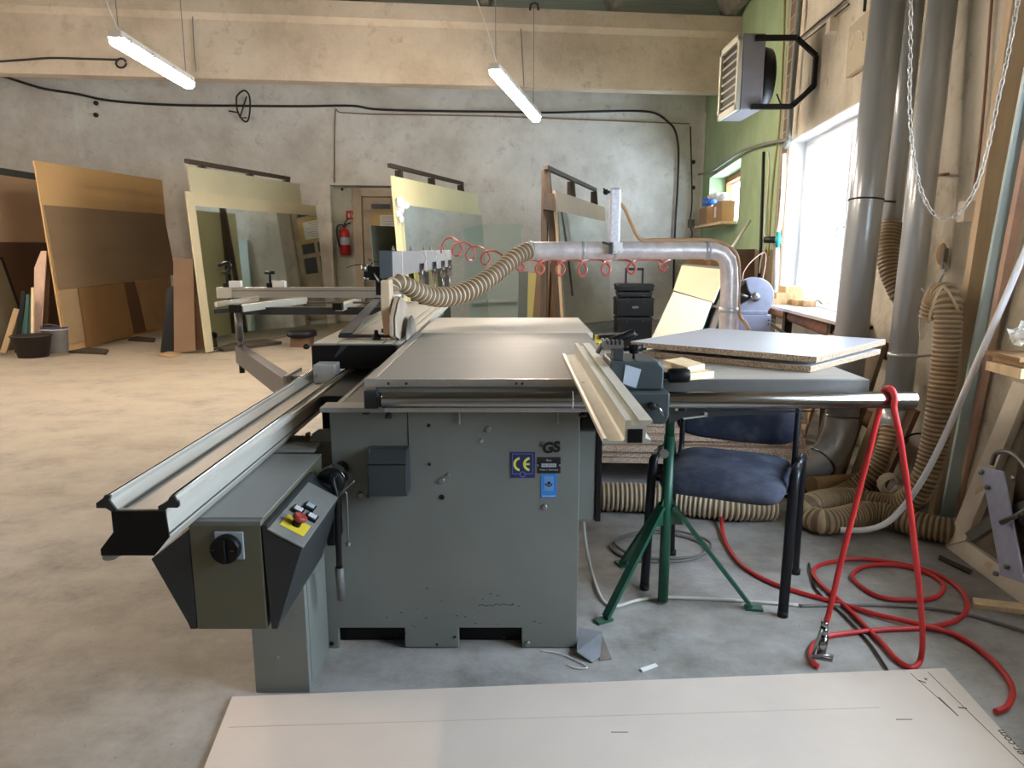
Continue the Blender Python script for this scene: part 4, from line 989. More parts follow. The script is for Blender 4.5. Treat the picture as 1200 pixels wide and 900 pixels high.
# floor cables
MB().tube(crs([P(684, 612, Y=2.6), P(687, 640, Y=2.55), F(694, 672, .02), F(706, 703, .006), F(722, 710, .006), F(745, 704, .006), F(775, 700, .006), F(850, 703, .006), F(935, 709, .006)], 8), .006, 10).build('power_cable', m_cablew, None, label='white power cable dropping from the saw and crossing the floor under the stand', category='cable')
MB().tube(crs([F(937, 710, .006), F(1010, 709, .006), F(1080, 712, .006), F(1140, 722, .006), F(1215, 744, .006)], 8), .006, 10).build('power_cable', m_cableg, None, label='grey power cable running from the chair leg to the right edge', category='cable')
cl = [(715, 640), (735, 629), (770, 624), (805, 630), (826, 640), (820, 652), (790, 658), (740, 656)]
MB().tube(crs([F(x, y, .006) for x, y in cl], 8, closed=True), .006, 8, closed=True).tube(crs([F(x+6, y-4, .014) for x, y in cl], 8, closed=True), .006, 8, closed=True).build('cable_coil', m_cableg, None, label='loose grey cable coil on the floor behind the green stand', category='cable')
MB().tube(crs([F(948, 660, .006), F(956, 690, .006), F(990, 722, .006), F(1020, 755, .006), F(1043, 790, .006)], 8), .004, 8).build('thin_cable', m_cable, None, label='thin dark cord on the floor beneath the crossing red hoses', category='cable')
# ================================================================= CARDBOARD SHEET
c4 = [P(272, 816, Z=.012), P(1108, 782.5, Z=.012), P(1238, 925, Z=.012), P(215, 960, Z=.012)]
cb = thing('cardboard_sheet', 'large flattened pinkish-grey cardboard sheet on the floor in front of the saw', 'cardboard', (.4, 1.6, 0))
MB().prism([V((p.x, p.y, .004)) for p in c4], (0, 0, .007)).build('sheet', m_card, cb)
def cline(x0, y0, x1, y1, w, m, nm, z=.0114):
    a, b = P(x0, y0, Z=z), P(x1, y1, Z=z)
    return MB().bar((a.x, a.y, z), (b.x, b.y, z), w, .0006).build(nm, m, cb)
cline(268, 852, 1030, 829, .0025, M('crease', (196, 180, 166), .8), 'fold_crease')
cline(1050, 843, 1069, 843, .0022, m_dark, 'pen_line')
cline(716, 858, 736, 858, .0022, m_dark, 'pen_line')
cline(1067, 789, 1122, 838, .0015, m_dark, 'print_line')
cline(1088, 788, 1206, 903, .0015, m_dark, 'print_line')
cline(1100, 817, 1123, 839, .003, m_dark, 'print_line')
cline(1123, 829, 1133, 830, .004, m_dark, 'print_mark'); cline(1006+70, 797, 1006+79, 800, .004, m_dark, 'print_mark')
a, b = P(1186, 848, Z=.0115), P(1173, 884, Z=.0115)
c_ = P(1188, 868, Z=.0115); xd = (P(1203, 884, Z=.0115)-P(1172, 850, Z=.0115)); 
text('er.com', .034, c_+V((-.012, -.004, 0)), -xd, V((xd.y, -xd.x, 0))*1, m_ink, cb, name='printed_web_address', ext=.0002)
text('fix', .012, P(1085, 796, Z=.0115), V((xd.x, xd.y, 0)), V((-xd.y, xd.x, 0)), m_ink, cb, name='printed_note', ext=.0002)
# small debris
block(((750, 783), (768, 777), (771, 779.5), (753, 786)), .001, .006, m_whitem, 'short pale strip of wood lying on the floor right of the saw', 'wood offcut', 'wood_offcut')
tp = [P(678, 736, Z=.03), P(706, 741, Z=.03), P(703, 770, Z=.002), P(694, 777, Z=.002), P(676, 764, Z=.02)]
MB().prism([V((p.x, p.y, max(.001, p.z))) for p in tp], (0, 0, .002)).build('metal_sheet_scrap', M('scrap_grey', (120, 122, 128), .5, n=8, var=.15), None, label='bent grey sheet-metal scrap against the right foot of the cabinet', category='scrap')
tp = [P(706, 745, Z=.003), P(717, 772, Z=.003), P(703, 774, Z=.003), P(700, 755, Z=.003)]
MB().prism([V((p.x, p.y, .001)) for p in tp], (0, 0, .003)).build('tile_scrap', M('scrap_brown', (120, 110, 100), .6, n=8, var=.15), None, label='small brown-grey scrap lying beside the sheet-metal scrap', category='scrap')
a, b = P(632, 762, Z=.004), P(688, 781, Z=.004)
MB().tube(crs([a, a.lerp(b, .5)+V((0, .02, 0)), b, P(676, 783, Z=.004), P(664, 779, Z=.004)], 6), .002, 6).build('wire_offcut', m_cablew, None, label='thin pale wire scrap curling on the floor below the cabinet', category='wire')
block(((1140, 700), (1212, 708), (1212, 716), (1142, 708)), .001, .018, m_pinew, 'pale timber batten on the floor at the right edge', 'wood batten', 'wood_batten')
block(((1101, 650), (1140, 668), (1137, 672), (1100, 654)), .001, .008, m_woodd, 'dark splintered wood sliver beside the leaning window frame', 'wood sliver', 'wood_sliver')

# ================================================================= RIGHT SIDE: DUCTS, HOSES
def pipe(x0, y0, x1, y1, Y0, Y1, r, name, label, seams=(), mat=None, group=None):
    t = thing(name, label, 'duct pipe', P(x1, y1, Y=Y1), group)
    a, b = P(x0, y0, Y=Y0), P(x1, y1, Y=Y1)
    MB().cyl(a, b, r, n=36).build('tube', mat or m_galv, t)
    for y in seams:
        f = (y-y0)/(y1-y0); c = a.lerp(b, f); d = (b-a).normalized()
        MB().cyl(c-d*.012, c+d*.012, r+.004, n=36).build('clamp_ring', m_galv, t)
    return t, a, b
a = P(1046, -30, Y=4.0); tz = a
tA, a0, b0 = pipe(1048, -60, 987, 487, 4.0, 3.8, .083, 'extraction_pipe', 'thick grey dust-extraction pipe rising past the window to the roof', ())
d = (b0-a0).normalized()
path = crs([b0, P(984, 505, Y=3.8), P(974, 527, Y=3.78), P(955, 545, Y=3.74), P(935, 551, Y=3.70), P(905, 553, Y=3.62)], 8)
MB().tube(path, .083, 30).build('elbow', m_galv, tA)
MB().cyl(b0-d*.004, b0+d*.004, .088, n=30).build('clamp_ring', m_chrome, tA)
c = P(962, 541, Y=3.75); q = (P(955, 545, Y=3.74)-P(968, 533, Y=3.77)).normalized(); MB().cyl(c-q*.004, c+q*.004, .089, n=30).build('clamp_ring', m_chrome, tA)
c = a0.lerp(b0, (226+60)/547); MB().cyl(c-d*.004, c+d*.004, .088, n=30).build('clamp_ring', m_dark, tA)
MB().bar(c, c+V((.22, .12, 0)), .01, .01).build('wall_bracket', m_dark, tA)
c = P(1037, 101, Y=3.9); MB().cyl(c+V((0, .06, 0)), c-V((0, .012, 0)), .008, n=10).build('rivet', m_steel, tA)
tB, a0, b0 = pipe(1112, -60, 1050, 482, 3.65, 3.45, .063, 'extraction_pipe', 'thinner shiny grey dust-extraction pipe, second from the window', (413,))
d = (b0-a0).normalized(); c = a0.lerp(b0, (413+60)/542)
MB().bar(c-V((.0, .066, 0)), c+V((.19, .03, -.0)), .035, .004, up=(0, 0, 1)).build('strap', m_steel, tB)
MB().cyl(b0-d*.01, b0+d*.09, .067, n=30).build('lower_sleeve', m_galv, tB)
# flexible hose from that pipe down to the floor
path = [b0+d*.02, P(1044, 512, Y=3.42), P(1038, 535, Y=3.4), P(1024, 556, Y=3.4), P(1003, 573, Y=3.42), P(980, 584, Y=3.4), P(955, 590, Y=3.38)]
corr(crs(path, 8), .058, .020, .007).build('flexible_hose', [m_hose, m_groove], None, label='brown ribbed hose sweeping from the thinner pipe down to the floor', category='hose')
tC, a0, b0 = pipe(1078, -60, 1044, 268, 4.08, 4.05, .05, 'extraction_pipe', 'dull grey pipe half hidden behind the two shiny pipes', ())
d = (b0-a0).normalized()
corr(crs([b0-d*.02, P(1041, 290, Y=4.0), P(1044, 315, Y=3.95), P(1054, 340, Y=3.9), P(1062, 356, Y=3.88), P(1066, 400, Y=3.9)], 8), .062, .02, .004).build('flexible_hose', [m_hose, m_groove], None, label='brown hose bending behind the pipes from the dull grey pipe', category='hose')
# big vertical hose, looping on the floor
Yh = 3.15
big = [P(1093, 372, Y=3.22), P(1098, 352, Y=3.2), P(1105, 346, Y=3.15), P(1111, 354, Y=3.1), P(1110, 385, Y=3.08), P(1107, 430, Y=3.07), P(1101, 480, Y=3.05), P(1094, 525, Y=3.05), P(1085, 558, Y=3.05), P(1072, 580, Y=3.08), P(1053, 592, Y=3.14), P(1030, 591, Y=3.22), P(1003, 586, Y=3.28), P(975, 586, Y=3.26), P(950, 592, Y=3.14), P(946, 602, Z=.06), P(962, 611, Z=.06), P(987, 608, Z=.06), P(1012, 602, Z=.06), P(1037, 604, Z=.06), P(1062, 611, Z=.06), P(1090, 618, Z=.06), P(1118, 623, Z=.06), P(1128, 622, Z=.06)]
corr(crs(big, 8), .057, .020, .007, 20).build('flexible_hose', [m_hose, m_groove], None, label='long ribbed dust hose hanging from a wall hook and looping over the floor', category='hose')
corr(crs([V((.26, 3.34, .075)), V((.5, 3.33, .075)), V((.75, 3.3, .075)), V((1.0, 3.22, .07)), V((1.22, 3.22, .07))], 8), .07, .022, .008, 22).build('flexible_hose', [m_hosel, m_groovel], None, label='pale ribbed hose lying behind the saw cabinet and the chair', category='hose')
# open-ended brown tubes on the floor
a, b = P(953, 569, Y=3.52), P(1010, 564, Y=3.62)
mb = MB().tube([a, b], .045, 24, cap=False).tube([a, b], .041, 24, cap=False); mb.lathe(a, (a-b), [(.041, 0), (.048, .0), (.048, .012), (.041, .012)], 24)
mb.build('open_tube', M('brown_tube', (160, 128, 86), .45, n=6, var=.1), None, label='open-ended brown plastic tube lying between hoses', category='tube')
MB().cyl(P(925, 573, Y=3.6), P(950, 571, Y=3.66), .045, n=24).build('tube_offcut', M('brown_tube2', (138, 110, 74), .5, n=6, var=.12), None, label='short brown tube offcut behind the chair leg', category='tube')
# white hose curling to the floor
MB().tube(crs([P(1215, 262, Y=2.72), P(1180, 345, Y=2.78), P(1145, 425, Y=2.84), P(1110, 505, Y=2.92), P(1085, 555, Y=2.93), P(1062, 590, Y=2.94), P(1040, 612, Y=2.93), P(1015, 621, Y=2.94), P(985, 621, Y=2.98)], 8), .0125, 14).build('white_tube', m_pvc, None, label='white plastic tube slanting from the wall down to the floor', category='tube')
# chain
pts = crs([P(1068, -40, Y=3.1), P(1067, 60, Y=3.1), P(1066, 120, Y=3.1), P(1070, 180, Y=3.1), P(1079, 222, Y=3.08), P(1092, 248, Y=3.05), P(1107, 257, Y=3.0), P(1124, 250, Y=2.95), P(1141, 225, Y=2.9), P(1156, 180, Y=2.88), P(1170, 115, Y=2.86), P(1184, 50, Y=2.84), P(1200, -40, Y=2.82)], 12)
lk = resample(pts, .0265); mb = MB()
for i in range(len(lk)-1):
    a, b = lk[i], lk[i+1]; c = (a+b)/2; d = (b-a).normalized(); s = d.orthogonal().normalized(); s = (Matrix.Rotation(math.radians(45+90*(i % 2)), 3, d) @ s)
    ring = []
    for k in range(12):
        th = 2*math.pi*k/12; ring.append(c+d*(math.cos(th)*.0175)+s*(math.sin(th)*.0078))
    mb.tube(ring, .0026, 6, closed=True)
mb.build('chain', M('chain_zinc', (206, 200, 192), .4, metal=.3), None, label='steel chain hanging in a deep curve in front of the pipes', category='chain')
# wall hook with strap
hk = thing('wall_hook', 'steel hook and strap on a wall patch holding up the ribbed hose', 'hook', P(1105, 300, Y=3.3))
c = RP(1105, 297, .01)
MB().lathe(RP(1104, 298, .0), -wn, [(.0, 0), (.055, 0), (.05, .006), (.0, .006)], 18).build('wall_patch', m_cardb, hk)
h0 = RP(1107, 303, .02)
MB().bar(h0-uz*.05, h0+uz*.05, .02, .02, up=(1, 0, 0)).tube(crs([h0-uz*.02, P(1109, 315, Y=3.2), P(1103, 326, Y=3.18), P(1101, 332, Y=3.17)], 5), .006, 8).build('hook', m_steel, hk)
MB().tube(crs([P(1088, 378, Y=3.08), P(1095, 352, Y=3.06), P(1105, 336, Y=3.05), P(1116, 350, Y=3.02), P(1124, 366, Y=3.02)], 6), .004, 8, sq=1.5).build('strap', m_hose, hk)
# leaning timber, panel and tubes at the right edge
def leaner(b0, b1, t0, t1, Yb, Yt, th, name, label, cat, mat):
    pts = [P(b0[0], b0[1], Z=.0) if Yb is None else P(b0[0], b0[1], Y=Yb), None, None, None]
    pts[1] = P(b1[0], b1[1], Z=0) if Yb is None else P(b1[0], b1[1], Y=Yb)
    pts[2] = P(t1[0], t1[1], Y=Yt); pts[3] = P(t0[0], t0[1], Y=Yt)
    n = (pts[1]-pts[0]).cross(pts[3]-pts[0]).normalized()
    if n.dot(O-pts[0]) < 0: n = -n
    return MB().prism(pts, -n*th).build(name, mat, None, label=label, category=cat)
leaner((1102, 611), (1118, 612), (1229, -60), (1246, -60), None, 2.77, .022, 'painted_panel', 'long blue-grey painted board leaning on the right wall', 'board', m_bluegrey)
leaner((1119, 613), (1124, 613), (1248, -60), (1264, -60), None, 2.70, .03, 'edge_strip', 'narrow pinkish timber strip along the blue-grey board', 'timber strip', m_pink)
leaner((1093, 606), (1104, 608), (1196, -60), (1230, -60), 3.22, 3.0, .04, 'timber_post', 'tall tan timber post leaning behind the blue-grey board', 'timber post', M('tan_post', (204, 180, 146), .7, n=5, var=.1, stretch=(4, 4, .5)))
# white sash leaning at the lower right with a metal guard
pl = plane3(P(1108, 641, Z=0.0), P(1225, 728, Z=0.0), P(1192, 450, Y=2.84))
n_ = pl[1]
sa = thing('old_window_sash', 'old cream-painted window sash leaning at the lower right', 'window sash', P(1150, 680, Z=0))
def qb(pts, th, m, nm, off=0): return MB().prism([PP(x, y, pl, off) for x, y in pts], -n_*th).build(nm, m, sa, bevel=.002)
qb([(1107, 640), (1131, 633), (1206, 452), (1187, 446)], .045, m_oldp, 'sash_stile')
qb([(1107, 641), (1131, 634), (1240, 710), (1240, 742)], .045, m_oldp, 'sash_rail')
qb([(1124, 632), (1235, 705), (1235, 470), (1195, 470)], .006, M('dusty_glass', (122, 112, 98), .3, n=4, var=.15), 'glass_pane', -.03)
qb([(1142, 580), (1152, 574), (1153, 569), (1143, 573)], .05, m_pinew, 'corner_plate', .001); qb([(1152, 662), (1159, 667), (1163, 661), (1156, 657)], .05, m_pinew, 'corner_plate', .001)
mg = thing('machine_guard', 'grey metal scale bracket with curved arm propped against the old sash', 'machine part', PP(1180, 690, pl, .1))
def qg(pts, th, m, nm, off=.09): return MB().prism([PP(x, y, pl, off) for x, y in pts], -n_*th).build(nm, m, mg, bevel=.002)
qg([(1149, 547), (1175, 552), (1200, 680), (1204, 685), (1172, 674)], .008, m_discg, 'guard_plate')
arcp = [PP(x, y, pl, .07) for x, y in ((1162, 545), (1168, 531), (1185, 530), (1200, 542), (1215, 565))]
MB().tube(crs(arcp, 6), .014, 12, sq=.6).build('curved_scale', m_alud, mg)
qg([(1130, 625), (1138, 635), (1170, 614), (1205, 596), (1205, 584), (1165, 600)], .02, m_alud, 'slotted_arm', .06)
MB().tube([PP(1174, 612, pl, .11), PP(1192, 604, pl, .13), PP(1215, 592, pl, .15)], [.011, .009, .009], 12).build('clamp_rod', m_steel, mg)
MB().sph(PP(1205, 607, pl, .14), .03).build('clamp_knob', m_black, mg)
for x, y in ((1149, 553), (1156, 571), (1166, 672), (1178, 664), (1187, 560)):
    c = PP(x, y, pl, .1); MB().lathe(c, n_, [(.009, -.01), (.009, .004), (.004, .006)], 10).build('bolt', m_steel, mg)
# shelf of boards with crumpled paper at the right edge
sh = []
for i, (z0, z1, x0, x1, m, w) in enumerate(((.80, .835, 1.78, 1.96, m_pinew, 'lowest'), (.838, .856, 1.80, 1.955, m_tan, 'middle'), (.859, .874, 1.77, 1.96, m_cardb, 'upper'))):
    MB().box(x0, x1, 2.5, 2.69, z0, z1).build('shelf_board', m, None, label='%s board of the small stack under the crumpled paper' % w, category='board')
MB().box(1.87, 1.94, 2.52, 2.58, .0, .799).build('pedestal_box', m_woodd, None, label='dark wooden support box under the board stack at the right edge', category='box')
random.seed(5); mb = MB()
for k in range(46):
    c = V((random.uniform(1.82, 1.95), random.uniform(2.53, 2.66), .878)); r = random.uniform(.03, .07); 
    hgt = .16*max(.1, 1-abs(c.x-1.91)*8)*random.uniform(.6, 1)
    a = V((random.uniform(-1, 1), random.uniform(-1, 1), random.uniform(-.2, .3))).normalized()*r; b = V((random.uniform(-1, 1), random.uniform(-1, 1), random.uniform(.2, 1.2))).normalized()*r
    c.z += hgt*.6+.02
    q = [c-a, c+b*.6, c+a, c-b*.3]
    for p in q: p.z = max(p.z, .876)
    vs = [mb.bm.verts.new(p) for p in q]+[mb.bm.verts.new((q[0]+q[2])/2+V((0, 0, .02)))]
    for i in range(4): mb._f([vs[i], vs[(i+1) % 4], vs[4]])
mb.build('crumpled_paper', m_paper, None, label='heap of crumpled white paper on top of the board stack', category='paper')
# rusty heating pipes along the wall
def wpipe(px, r, m, label, n=14, name='heating_pipe', off=-.09, cat='pipe'):
    return MB().tube(crs([RP(x, y, off) for x, y in px], 5), r, n).build(name, m, None, label=label, category=cat)
def wall_pt(Y, z, off): 
    p = V((RWX(Y), Y, z)); return p-wn*off
MB().tube([wall_pt(3.75, .70, .12), wall_pt(7.4, .70, .12)], .045, 18).build('heating_pipe', m_rust, None, label='thick rusty heating pipe low along the right wall', category='pipe')
MB().tube([wall_pt(3.6, .28, .12), wall_pt(7.4, .28, .12)], .045, 18).build('heating_pipe', m_rust, None, label='second rusty heating pipe close to the floor along the right wall', category='pipe')
MB().tube(crs([wall_pt(4.4, .60, .22), wall_pt(5.0, .56, .22), wall_pt(5.6, .58, .22), wall_pt(6.3, .62, .22)], 5), .014, 10).build('pipe_line', m_cable, None, label='thin dark line sagging under the window bench', category='cable')
# planks and offcuts behind the pipes
random.seed(21)
pk = [(4.95, .10, .62, .05, m_brownd, 'dark brown'), (4.72, .12, .66, .06, m_tan, 'light tan'), (4.5, .16, .70, .04, m_cardb, 'warm brown'), (4.1, .14, .82, .05, m_brownd, 'short chocolate'), (3.72, .18, .74, .05, m_brown, 'grey-brown'), (3.5, .12, .62, .04, m_tan, 'narrow tan'), (3.25, .14, .5, .05, m_brownd, 'low dark')]
for i, (Y, w, h, th, m, nm) in enumerate(pk):
    a = wall_pt(Y, 0, .36); a2 = wall_pt(Y+w, 0, .36); t = wall_pt(Y+.03, h, .19); t2 = wall_pt(Y+w+.03, h, .19)
    MB().prism([a, a2, t2, t], (th*.5, 0, .001)).build('wood_offcut', m, None, label='%s offcut board leaning in the clutter behind the extraction pipes' % nm, category='wood offcut')
MB().prism([P(x, y, Y=4.7) for x, y in ((961, 448), (975, 448), (1010, 385), (1000, 385))], (0, .03, 0)).build('black_bar', m_black, None, label='black bar slanting in the gap between the two large pipes', category='bar')
bb = P(1020, 400, Y=4.5)
MB().bar(P(1012, 384, Y=4.45), P(1050, 384, Y=4.45), .02, .02).build('black_rod', m_black, None, label='short black rod crossing between the two large pipes', category='rod')
MB().prism([P(x, y, Y=4.6) for x, y in ((1017, 362), (1048, 374), (1046, 388), (1017, 378))], (0, .04, 0)).build('pine_offcut', m_pinew, None, label='pale pine offcut wedged between the two large pipes', category='wood offcut')
MB().prism([P(x, y, Y=4.58) for x, y in ((1034, 349), (1046, 352), (1045, 368), (1033, 364))], (0, .05, 0)).build('timber_stub', m_woodd, None, label='upright dark timber stub above the pale pine offcut', category='wood offcut')
random.seed(9)
c = P(1040, 566, Y=3.25); mb = MB()
for k in range(7):
    mb.tube([c+V((math.cos(t*.5)*.045*(1-.06*k), -.01*k*.5+math.sin(t*1.3+k)*.006, math.sin(t*.5)*.05*(1-.05*k))) for t in range(13)], .0035, 6)
mb.build('wire_bundle', m_oldp, None, label='small tangled bundle of pale wire among the hoses', category='wire')
MB().tube(crs([P(1080, 338, Y=3.3), P(1090, 352, Y=3.28), P(1088, 376, Y=3.28), P(1080, 398, Y=3.28), P(1078, 378, Y=3.3), P(1084, 345, Y=3.3), P(1094, 332, Y=3.26)], 6), .004, 6).build('loose_wire', m_cablew, None, label='loose pale wires tangled beside the vertical ribbed hose', category='wire')
MB().tube(crs([P(1050, 528, Y=3.3), P(1060, 514, Y=3.3), P(1075, 508, Y=3.3), P(1090, 512, Y=3.28)], 6), .005, 6).build('loose_cable', m_black, None, label='short black cable arching between the ribbed hoses', category='cable')
# window bench
zb = .80
bt = [P(897, 356, Z=zb), P(984, 378, Z=zb)]
MB().prism([V((bt[0].x, bt[0].y, zb-.022)), V((bt[1].x, bt[1].y, zb-.022)), V((RWX(bt[1].y)-.005, bt[1].y+.03, zb-.022)), V((RWX(bt[0].y)-.005, bt[0].y+.03, zb-.022))], (0, 0, .022)).build('window_bench', M('bench_top', (196, 190, 186), .5, n=6, var=.08), None, label='worn board used as a bench top below the bright window', category='bench')
for i, (x, y) in enumerate(((912, 366), (962, 392))):
    p = P(x, y, Y=5.9-1.2*i); MB().box(p.x+.06, p.x+.12, p.y, p.y+.06, 0, zb-.0225).build('bench_post', m_woodd, None, label='dark post carrying the %s end of the window bench' % ('far', 'near')[i], category='post')
wb = [((903, 345, 937, 360), 5.85, 0, .1, 'front left'), ((935, 350, 945, 360), 5.7, 0, .08, 'small square'), ((945, 350, 957, 360), 5.62, 0, .1, 'right-hand'), ((910, 336, 942, 350), 5.85, 1, .1, 'long middle'), ((920, 331, 940, 342), 5.85, 2, .08, 'topmost')]
for (x0, y0, x1, y1), Y, lv, dp_, w in wb:
    a, b = P(x0, 350, Y=Y), P(x1, 350, Y=Y)
    h = .048; z0 = zb+.0005+lv*(h+.0005)
    MB().box(a.x, b.x, Y, Y+dp_+.06, z0, z0+h).build('wood_block', m_wood, None, label='%s timber block of the little pile on the window bench' % w, category='wood block')
mb = MB(); random.seed(2)
c = P(965, 360, Z=zb)
mb.tube(crs([P(950, 357, Z=zb+.006), P(958, 352, Z=zb+.03), P(966, 358, Z=zb+.006), P(974, 352, Z=zb+.02), P(980, 360, Z=zb+.006)], 5), .004, 6)
mb.build('curled_wire', m_cable, None, label='curled dark wire lying on the window bench', category='wire')
# chop saw on a grey bin
sx_ = P(886, 372, Y=5.6)
bn_ = thing('storage_bin', 'pale blue-grey metal cabinet standing left of the window bench', 'cabinet', (sx_.x, 5.7, 0))
a, b = P(866, 388, Y=5.5), P(904, 369, Y=5.5)
MB().box(a.x, b.x, 5.5, 5.95, .0, b.z).build('body', M('pale_blue_metal', (160, 164, 190), .4, n=4, var=.05), bn_, bevel=.006)
mb = MB()
for z in (.04, .07): mb.cyl((b.x-.02, 5.5, b.z-z), (b.x-.02, 5.492, b.z-z), .005, n=8)
mb.build('screw_heads', m_black, bn_)
cs = thing('chop_saw', 'grey metal chop saw with round blade guard standing on the pale cabinet', 'chop saw', (sx_.x, 5.6, b.z))
cen = P(883, 348, Y=5.55); R = .148
pr = [(cen.x+R*math.cos(t), 5.52, cen.z+R*math.sin(t)) for t in [math.radians(d) for d in range(-150, 121, 10)]]
pr += [(cen.x-.05, 5.52, cen.z+.05), (cen.x-.01, 5.52, cen.z)]
MB().prism(pr, (0, .07, 0)).build('blade_guard', m_discg, cs, bevel=.004)
MB().lathe((cen.x, 5.515, cen.z), (0, -1, 0), [(.035, 0), (.035, .012), (.015, .018)], 18).build('arbor_cap', m_steel, cs)
MB().lathe((cen.x, 5.55, cen.z), (0, 1, 0), [(.0, 0), (.135, 0), (.135, .004), (.0, .004)], 30).build('blade', m_dark, cs)
MB().tube(crs([P(872, 330, Y=5.56), P(862, 338, Y=5.56), P(858, 352, Y=5.56)], 5), .02, 10).tube([P(866, 345, Y=5.5), P(876, 348, Y=5.5)], .012, 8).build('side_guard', m_alud, cs)
MB().box(cen.x-.16, cen.x+.1, 5.5, 5.75, b.z+.001, b.z+.03).obox((cen.x, 5.66, b.z+.10), (.06, 0, 0), (0, .05, 0), (0, 0, .16)).build('base', m_discg, cs, bevel=.003)
# red-capped bottle-like valve near the duct
MB().box(P(858, 384, Y=4.0).x, P(863, 384, Y=4.0).x, 4.0, 4.04, .72, .80).build('red_clamp', m_redb, None, label='small red clamp on the foot of the overhead duct', category='clamp')
# boards leaning to the right of the tool boxes
A_, B_, C_ = P(768, 388, Y=6.6), P(800, 311, Y=7.15), P(846, 315, Y=6.6)
pl2 = plane3(A_, B_, C_)
quadslab([(799, 311), (851, 316), (835, 354), (789, 340)], pl2, 0, .018).build('leaning_board', m_cream, None, label='cream board leaning behind the overhead duct, upper one', category='board')
quadslab([(789, 342), (833, 354), (806, 430), (745, 436)], pl2, .02, .018).build('leaning_board', m_palegreen, None, label='pale greenish-white board leaning in front of the cream one', category='board')
quadslab([(800, 309), (853, 313), (838, 349), (846, 385), (830, 410), (765, 420)], pl2, -.05, .018).build('leaning_board', m_greyb, None, label='dark board at the back of the leaning pair near the duct', category='board')
quadslab([(838, 348), (848, 320), (856, 330), (826, 425), (812, 430)], pl2, -.03, .02).build('leaning_board', m_black, None, label='black-edged board just right of the leaning pair', category='board')
# crates and brown boards against the green wall
for i, (x0, x1, y0, y1, Y, m, lb, nm) in enumerate(((811, 831, 303, 311, 9.4, m_cardb, 'small brown crate on the back ledge seen under the duct, left one', 'crate'), (833, 846, 302, 311, 9.2, m_cardb, 'small brown crate on the back ledge seen under the duct, right one', 'crate'), (845, 886, 292, 420, 7.7, m_brownd, 'wide dark brown board leaning in the far right corner', 'leaning_board'), (862, 868, 305, 420, 7.9, m_pinew, 'narrow pale batten leaning in the far right corner', 'leaning_batten'))):
    a, b = P(x0, 300, Y=Y), P(x1, 300, Y=Y); z1, z0 = P(x0, y0, Y=Y).z, P(x0, y1, Y=Y).z
    if y1 > 400:
        MB().prism([(a.x, Y-.12, 0), (b.x, Y-.12, 0), (b.x, Y+.05, z1), (a.x, Y+.05, z1)], (0, .02, 0)).build(nm, m, None, label=lb, category='board')
    else:
        MB().box(a.x, b.x, Y, Y+.3, z0, z1).build(nm, m, None, label=lb, category='crate', bevel=.004)
a = P(808, 311, Y=9.3)
MB().box(a.x, RWX(9.5)-.02, 9.1, 9.9, a.z-.03, a.z-.001).build('ledge_board', m_brown, None, label='brown ledge board in the far corner below the shelf window', category='shelf')
MB().box(a.x+.02, RWX(9.4)-.1, 9.2, 9.26, 0, a.z-.031).build('ledge_support', m_brownd, None, label='dark support panel under the brown ledge board in the corner', category='support')
# tool boxes stacked on wheels
tbx = thing('tool_box_stack', 'black rolling tool-box tower with raised handle against the back wall', 'tool box', P(744, 420, Y=8.3))
Yt = 8.3
def tz_(y): return P(744, y, Y=Yt).z
xa, xb = P(724, 360, Y=Yt).x, P(765, 360, Y=Yt).x
for y0, y1, e in ((372, 412, 0), (349, 371, .01), (342, 348.5, -.015), (333, 341.5, .005)):
    o = MB().box(xa-e, xb+e, Yt, Yt+.3, tz_(y1), tz_(y0)).build('case', m_black, tbx, bevel=.012)
    MB().box(xa-e-.006, xb+e+.006, Yt-.008, Yt+.3, tz_(y0)-.03, tz_(y0)-.012).build('case_rim', m_blackm, o)
    if y1-y0 > 10:
        mb = MB()
        for s in (-.09, .09): mb.box((xa+xb)/2+s-.02, (xa+xb)/2+s+.02, Yt-.018, Yt, tz_(y0)-.06, tz_(y0)-.0)
        mb.build('latch', m_blackm, o)
        MB().box((xa+xb)/2-.035, (xa+xb)/2+.035, Yt-.012, Yt, tz_((y0+y1)/2)-.012, tz_((y0+y1)/2)+.012).build('badge', M('dim_badge', (96, 96, 96), .5), o)
hx0_, hx1_ = P(737, 316, Y=Yt).x, P(757, 316, Y=Yt).x
MB().bar((hx0_, Yt+.2, tz_(333)), (hx0_, Yt+.2, tz_(316)), .02, .03, up=(0, 1, 0)).bar((hx1_, Yt+.2, tz_(333)), (hx1_, Yt+.2, tz_(316)), .02, .03, up=(0, 1, 0)).bar((hx0_-.01, Yt+.2, tz_(316)), (hx1_+.01, Yt+.2, tz_(316)), .03, .03).build('pull_handle', m_black, tbx)
for s in (xa+.04, xb-.04): MB().cyl((s-.02, Yt+.22, .075), (s+.02, Yt+.22, .075), .075, n=20).build('wheel', m_blackm, tbx)

